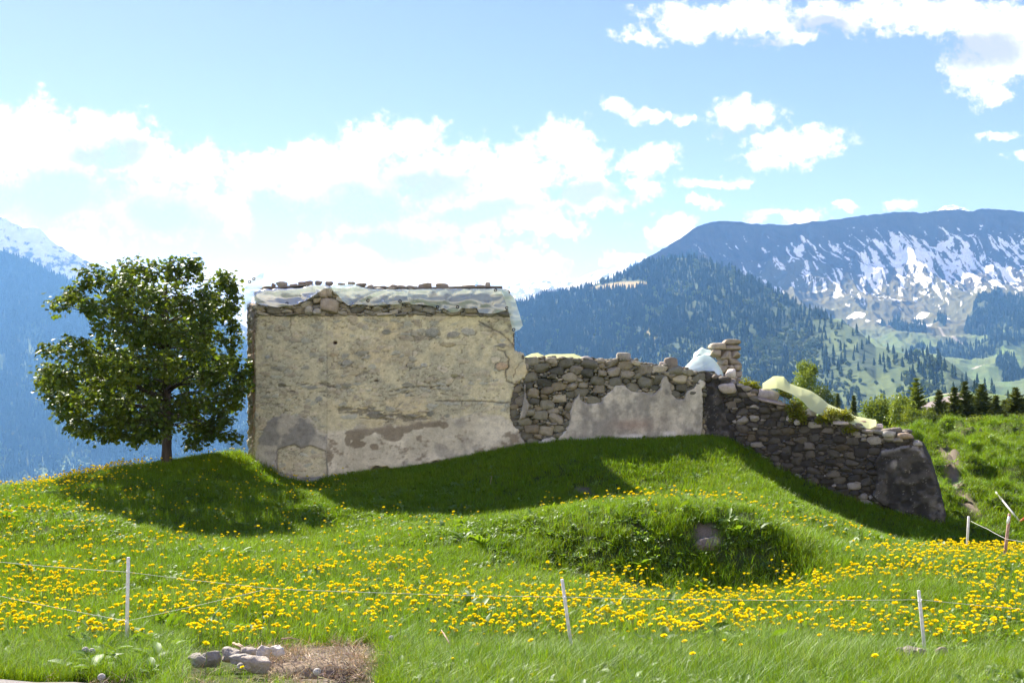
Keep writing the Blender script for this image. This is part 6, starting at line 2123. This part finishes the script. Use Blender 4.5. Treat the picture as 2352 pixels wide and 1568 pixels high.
o = scatter('dandelions', np.stack([X[rest], Y[rest], Z[rest]], -1), np.stack([rrd.normal(0, .1, n), rrd.normal(0, .1, n), rrd.uniform(0, 6.28, n)], -1), rrd.uniform(.62, 1.22, n) * np.where(Y[rest] > 20, .95, 1.0), ksrc)
tag(o, kind='stuff')

# seed heads
mc = NT('seed_down'); M_DOWN = mc.done(mc.n('ShaderNodeMixShader', {0: .5, 1: mc.n('ShaderNodeBsdfDiffuse', {'Color': (.72, .70, .66, 1)}).outputs[0], 2: mc.n('ShaderNodeBsdfTranslucent', {'Color': (.72, .70, .66, 1)}).outputs[0]}).outputs[0])
for (a, b, d, lb) in ((552, 1529, 7.4, 'white dandelion clock in front of the dead grass heap'), (728, 1561, 7.0, 'white dandelion clock lowest in the grass, below the dead grass heap'), (899, 1465, 9.0, 'white dandelion clock among yellow flowers, right of the dead grass heap'),
                      (196, 1492, 7.9, 'white dandelion clock below the left fence post, left of two'), (211, 1495, 7.9, 'white dandelion clock below the left fence post, right of two'), (233, 1554, 7.0, 'white dandelion clock near the road edge')):
    q = P(a, b, d); g = gz(q.x, q.y)
    if q.z < g + .06: q.z = g + .10
    root = empty('dandelion_clock', Vector((q.x, q.y, g)), lb, 'seed head', 'dandelion clocks in the near grass')
    mb = MB(); vs, fs = tube([(q.x, q.y, g), (q.x + .005, q.y, (g + q.z) / 2), q], [.003, .0025, .002], 5); mb.add(vs, fs); mb.build('stem', M_STEM, root)
    mb = MB(); rr = random.Random(int(a))
    for _ in range(150):
        dd = Vector((rr.gauss(0, 1), rr.gauss(0, 1), rr.gauss(0, 1))).normalized()
        e = q + dd * .023; w = dd.orthogonal().normalized() * .006; w2 = dd.cross(w)
        mb.add([q + w * .05, e + w, e + w2, e - w, e - w2], [(0, 1, 2), (0, 2, 3), (0, 3, 4), (1, 2, 3, 4)])
    mb.build('seed_ball', M_DOWN, root, smooth=False)

# ================================================================ foreground stones, sticks, heap
FS = [(485, 1508, 42, 30, 7.75, (.33, .30, .26), 'round grey stone at the left end of the stone row by the heap'), (455, 1512, 40, 24, 7.6, (.30, .28, .24), 'half buried flat grey stone, leftmost beside the heap'),
      (530, 1500, 46, 26, 7.8, (.40, .36, .31), 'long pale stone in the middle of the stone row by the heap'), (572, 1496, 40, 26, 7.85, (.42, .37, .32), 'pale blocky stone just left of the pointed white one'), (552, 1512, 46, 20, 7.55, (.34, .32, .29), 'tilted grey slab in front of the stone row'),
      (604, 1497, 30, 30, 7.7, (.58, .52, .47), 'pointed pinkish white stone beside the dead grass heap'), (638, 1491, 26, 20, 7.8, (.66, .62, .58), 'smooth white stone at the top of the dead grass heap'), (588, 1520, 62, 30, 7.4, (.40, .35, .30), 'broad low brown-grey stone in front of the pointed white one'),
      (2092, 1502, 58, 34, 7.75, (.22, .19, .17), 'dark split stone at the foot of the right near fence post'), (2066, 1500, 18, 28, 7.7, (.30, .27, .24), 'narrow upright stone left of the dark split stone'), (2114, 1506, 22, 36, 7.7, (.42, .35, .31), 'pale upright stone touching the right near fence post'),
      (2163, 1492, 24, 16, 7.9, (.34, .27, .24), 'small reddish stone in the grass right of the right near fence post'), (1622, 1251, 60, 26, 14.62, (.15, .125, .115), 'pinkish grey boulder sticking out of the grassy bank'),
      (720, 1105, 34, 14, 23.7, (.28, .27, .24), 'flat grey stones lying at the foot of the tall wall')]
for i, (a, b, w, h, d, col, lb) in enumerate(FS):
    q = P(a, b, d); k = d / FPX
    g = gz(q.x, q.y)
    if d < 14: q.z = max(q.z - h * k * .15, g + h * k * .05)
    vv, ff = rock((w * k, w * k * .8, h * k * 1.25), 900 + i, 4, .35, .24, (random.uniform(-.15, .15), random.uniform(-.2, .2), random.uniform(-.4, .4)))
    if d < 14: col = tuple(.78 * c_ for c_ in col)
    vv = vv * (1 + .40 * (fbm(vv[:, 0] * 16 / (w * k / .2), vv[:, 1] * 16 / (w * k / .2), vv[:, 2] * 16 / (w * k / .2), 3, i) - .5))[:, None]
    o = link('field_stone', mk('field_stone', vv, ff, [col] * len(vv)), M_STONE, None, q)
    tag(o, lb, 'stone', 'stones lying in the grass')

# the heap of dead turf
def heap(cx, cy, d, wx, wy, h, label, dark, seed):
    q = P(cx, cy, d); g = gz(q.x, q.y)
    root = empty('turf_heap', Vector((q.x, q.y, g - .03)), label, 'heap', 'heaps of dead turf')
    v, f = ico(4)
    vv = v * np.array([wx, wy, h])
    n1 = fbm(vv[:, 0] * 5 + seed, vv[:, 1] * 5, vv[:, 2] * 5, 4, 3) - .5
    vv = vv * (1 + .7 * n1)[:, None] + np.array([q.x, q.y, g - .03])
    m = NT('dead_turf_dark' if dark else 'dead_turf'); n = m.noise(30, 6, .7); n2 = m.noise(4, 3, .6)
    c = m.ramp(m.math('ADD', m.math('MULTIPLY', n, .6), m.math('MULTIPLY', n2, .4)), [(.3, (.045, .030, .024) if dark else (.13, .095, .07)), (.65, (.12, .08, .06) if dark else (.34, .27, .19))])
    me = mk('earth', vv, f); link('earth', me, m.done(m.pbsdf(c, .95, m.bump(n, 1.0, .03), .1)), root)
    mb = MB(); rr = random.Random(seed)
    for _ in range(int(900 * wx * wy / .06)):
        i = rr.randrange(len(vv)); p = Vector(tuple(vv[i]))
        if v[i][2] < .05: continue
        o = Vector((rr.gauss(0, 1), rr.gauss(0, 1), rr.gauss(.1, .35))).normalized(); L = rr.uniform(.05, .14)
        s = o.orthogonal().normalized() * .0022; b = rr.uniform(.45, 1.1) * (.42 if dark else 1)
        mid__ = p + o * L * .5 + Vector((0, 0, rr.uniform(.0, .025)))
        mb.add([p - s, p + s, mid__ + s, mid__ - s, p + o * L + Vector((0, 0, -.01))], [(0, 1, 2, 3), (3, 2, 4)], (b, b * rr.uniform(.85, 1), b * .95))
    mb.build('dry_stalks', M_STRAW, root, smooth=False)


heap(715, 1512, 7.55, .34, .16, .13, 'broad pale brown heap of dead turf in the foreground', False, 1)
heap(672, 1486, 7.95, .10, .06, .075, 'dark brown root clod behind the pale heap', True, 2)
heap(700, 1482, 7.95, .07, .05, .06, 'small dark root clod right of the other clod behind the pale heap', True, 6)
heap(806, 1518, 7.35, .12, .09, .10, 'dark brown clod at the right end of the pale heap', True, 3)
heap(795, 1542, 7.10, .10, .07, .06, 'reddish brown clod in front of the right end of the pale heap', True, 4)
heap(790, 1562, 6.92, .16, .07, .05, 'lowest brown clod at the bottom edge of the meadow', True, 5)

mst = NT('dry_stick'); nst = mst.noise(20, 3, .6)
M_STICK = mst.done(mst.pbsdf(mst.ramp(nst, [(.3, (.20, .13, .09)), (.7, (.42, .31, .23))]), .85))


def stick(pts, r, label, name='stick'):
    mb = MB(); vs, fs = tube(pts, [r * (1 - .6 * i / (len(pts) - 1)) for i in range(len(pts))], 6); mb.add(vs, fs)
    o = mb.build(name, M_STICK); return tag(o, label, 'stick', 'dry sticks and stalks')


def gpt(px, py, d, dz=.05):
    q = P(px, py, d); q.z = max(q.z, gz(q.x, q.y) + dz); return q


stick([gpt(536, 1476, 8.1, .10), gpt(550, 1483, 8.0), gpt(562, 1492, 7.95)], .010, 'thick broken stick pointing up left behind the stone row')
stick([gpt(547, 1477, 8.1, .10), gpt(556, 1482, 8.0), gpt(566, 1490, 7.95)], .006, 'thin stick lying beside the thick broken one')
stick([gpt(540, 1497, 8.0, .03), gpt(556, 1488, 8.0), gpt(576, 1480, 8.05, .1)], .006, 'stick leaning right across the broken sticks')
stick([gpt(646, 1466, 8.3, .05), gpt(668, 1464, 8.3), gpt(690, 1468, 8.3)], .006, 'pale stick lying in the flowers behind the heap')
stick([gpt(1018, 1452, 8.8, .16), gpt(1030, 1472, 8.7, .1), gpt(1043, 1500, 8.5, .02)], .006, 'bundle-like dry stalk leaning among the flowers, left of the middle fence post')
stick([gpt(1014, 1446, 8.8, .18), gpt(1028, 1470, 8.7, .1), gpt(1041, 1501, 8.5, .02)], .004, 'thinner dry stalk next to the leaning one left of the middle fence post')
stick([gpt(1130, 1092, 21.0, .25), gpt(1127, 1105, 21.0, .12), gpt(1126, 1112, 21.0, .0)], .006, 'single dry seed stalk standing in the shade below the tall wall')

# ================================================================ wire fences
mp = NT('white_post'); npz = mp.noise(25, 4, .6)
M_POST = mp.done(mp.pbsdf(mp.ramp(npz, [(.3, (.52, .50, .48)), (.6, (.74, .73, .72))]), .45, None, .5))
mwp = NT('wooden_post'); nwp = mwp.noise(30, 4, .6)
M_WPOST = mwp.done(mwp.pbsdf(mwp.ramp(nwp, [(.3, (.26, .15, .11)), (.7, (.46, .31, .25))]), .8))
mr = NT('white_cord'); M_CORD = mr.done(mr.pbsdf((.55, .55, .52), .6))
mi_ = NT('insulator_white'); M_INS = mi_.done(mi_.pbsdf((.85, .85, .85), .3))
mi2 = NT('insulator_orange'); M_ORA = mi2.done(mi2.pbsdf((.62, .12, .05), .4))


def post(top, bot, d, r, label, mat, ins=None, dtop=None):
    a = P(bot[0], bot[1], d); b = P(top[0], top[1], dtop or d)
    g = gz(a.x, a.y)
    dirv = (b - a).normalized()
    foot = a - dirv * max(.0, (a.z - g) / max(dirv.z, .2)) - dirv * .25
    root = empty('fence_post', Vector((a.x, a.y, min(g, a.z))), label, 'fence post', 'posts of the wire fences')
    mb = MB(); vs, fs = tube([foot, a.lerp(b, .5), b - dirv * .004, b], [r, r * .97, r * .93, r * .75], 10); mb.add(vs, fs)
    mb.build('shaft', mat, root)
    for t in (ins or []):
        c = foot.lerp(b, 1) - dirv * t
        mb = MB(); vs, fs = tube([c - dirv * .006, c + dirv * .006], [r * 1.08, r * 1.08], 10); mb.add(vs, fs)
        vs, fs = tube([c + Vector((0, -r, 0)), c + Vector((0, -r - .02, .004)), c + Vector((0, -r - .026, .02))], [.004, .004, .004], 5); mb.add(vs, fs)
        mb.build('cord_holder', M_INS, root)
    return a, b


def cord(pts, label, r=.0012):
    mb = MB()
    full = []
    for p, q in zip(pts[:-1], pts[1:]):
        L = (q - p).length
        for i in range(10):
            t = i / 10
            full.append(p.lerp(q, t) - Vector((0, 0, .010 * L * 4 * t * (1 - t) * .35)))
    full.append(pts[-1])
    vs, fs = tube(full, r, 5); mb.add(vs, fs)
    return tag(mb.build('fence_wire', M_CORD), label, 'fence cord', 'cords of the wire fences')


D1, D2, D3 = 8.9, 8.6, 8.4
post((295, 1279), (291, 1468), D1, .0145, 'white fence post on the left, with two cords', M_POST, [.12, .52])
post((1291, 1329), (1314, 1497), D2, .0135, 'leaning white fence post in the middle of the meadow', M_POST, [.145])
post((2110, 1355), (2127, 1520), D3, .0135, 'white fence post on the right beside the dark split stone', M_POST, [.08])
cord([P(-120, 1281, 9.6), P(0, 1290, 9.35), P(294, 1313, D1 - .03), P(617, 1350, 8.85), P(817, 1358.5, 8.75), P(1297, 1370, D2 - .03), P(1700, 1377, 8.5), P(2113, 1376, D3 - .03), P(2352, 1398, 8.2), P(2480, 1412, 8.1)], 'long upper fence cord running across the whole foreground')
cord([P(-120, 1345, 9.6), P(0, 1368, 9.3), P(291, 1425, D1 - .03), P(617, 1351, 8.86)], 'lower fence cord tied to the left post and joined to the long one')
post((2225, 1185), (2221, 1259), 17.6, .02, 'thin pale fence post near the low end of the sloping wall', M_POST)
post((2319, 1179), (2306, 1291), 15.0, .022, 'brown wooden fence post with a white holder on the right', M_WPOST)
q = P(2316, 1194, 14.95)
mb = MB(); vs, fs = tube([q + Vector((-.012, 0, -.05)), q + Vector((0, 0, 0)), q + Vector((.012, 0, .05))], [.014, .018, .014], 8); mb.add(vs, fs)
wp = [o for o in scn.objects if o.name.startswith('fence_post') and 'brown' in o.get('label', '')][0]
mb.build('cord_holder', M_INS, wp)
cord([P(2230, 1196, 17.55), P(2268, 1214, 16.4), P(2311, 1237, 14.97), P(2400, 1252, 14.5)], 'short cord between the two posts at the low end of the wall', .0025)
# a post lying on the hillside
a, b = P(2287, 1118, 22.6), P(2341, 1152, 21.6)
a.z = gz(a.x, a.y) + .16; b.z = gz(b.x, b.y) + .10
root = empty('fence_post', b, 'white fence post lying fallen on the right-hand hillside', 'fence post', 'posts of the wire fences')
mb = MB(); vs, fs = tube([a, a.lerp(b, .5), b], [.018, .02, .02], 8); mb.add(vs, fs); mb.build('shaft', M_POST, root)
mb = MB(); vs, fs = tube([b, b + Vector((.05, 0, .03)), b + Vector((.09, 0, .07))], [.022, .022, .018], 8); mb.add(vs, fs); mb.build('cord_holder', M_ORA, root)

# ================================================================ haze
def make_haze():
    bpy.context.view_layer.update()
    lo = np.array([1e9] * 3); hi = -lo
    for o in scn.objects:
        if o.type != 'MESH' or o.data is None or len(o.data.vertices) == 0: continue
        n = len(o.data.vertices); c = np.empty(n * 3, np.float32); o.data.vertices.foreach_get('co', c)
        c = c.reshape(-1, 3); M = np.array(o.matrix_world)
        c = c @ M[:3, :3].T + M[:3, 3]
        lo = np.minimum(lo, c.min(0)); hi = np.maximum(hi, c.max(0))
    lo -= np.array([20, 20, 1.0]); hi += np.array([20, 20, 30.0])
    v = [(x, y, z) for x in (lo[0], hi[0]) for y in (lo[1], hi[1]) for z in (lo[2], hi[2])]
    f = [(0, 1, 3, 2), (4, 6, 7, 5), (0, 4, 5, 1), (2, 3, 7, 6), (0, 2, 6, 4), (1, 5, 7, 3)]
    m = NT('thin_blue_air')
    vol = m.n('ShaderNodeVolumePrincipled', {'Color': HAZE_COL, 'Absorption Color': (1.0, 1.0, 1.0), 'Density': HAZE_DENS, 'Anisotropy': HAZE_ANI}).outputs[0]
    o = link('haze', mk('haze', v, f, None, False), m.done(None, vol))
    tag(o, kind='stuff')


HAZE_COL = (0.17, 0.43, 1.0)
HAZE_DENS = 0.92e-4
HAZE_ANI = 0.15
make_haze()

# ================================================================ render
scn.render.engine = 'CYCLES'
scn.view_settings.view_transform = 'Standard'
scn.view_settings.look = 'None'
scn.view_settings.gamma = 1.0
scn.view_settings.exposure = EXPOSURE if 'EXPOSURE' in globals() else 1.85
scn.cycles.max_bounces = 6
scn.cycles.diffuse_bounces = 3
scn.cycles.glossy_bounces = 2
scn.cycles.transmission_bounces = 4
scn.cycles.transparent_max_bounces = 8
scn.cycles.volume_bounces = 0
scn.cycles.use_denoising = True
scn.cycles.sample_clamp_indirect = 6.0
scn.cycles.caustics_reflective = False
scn.cycles.caustics_refractive = False
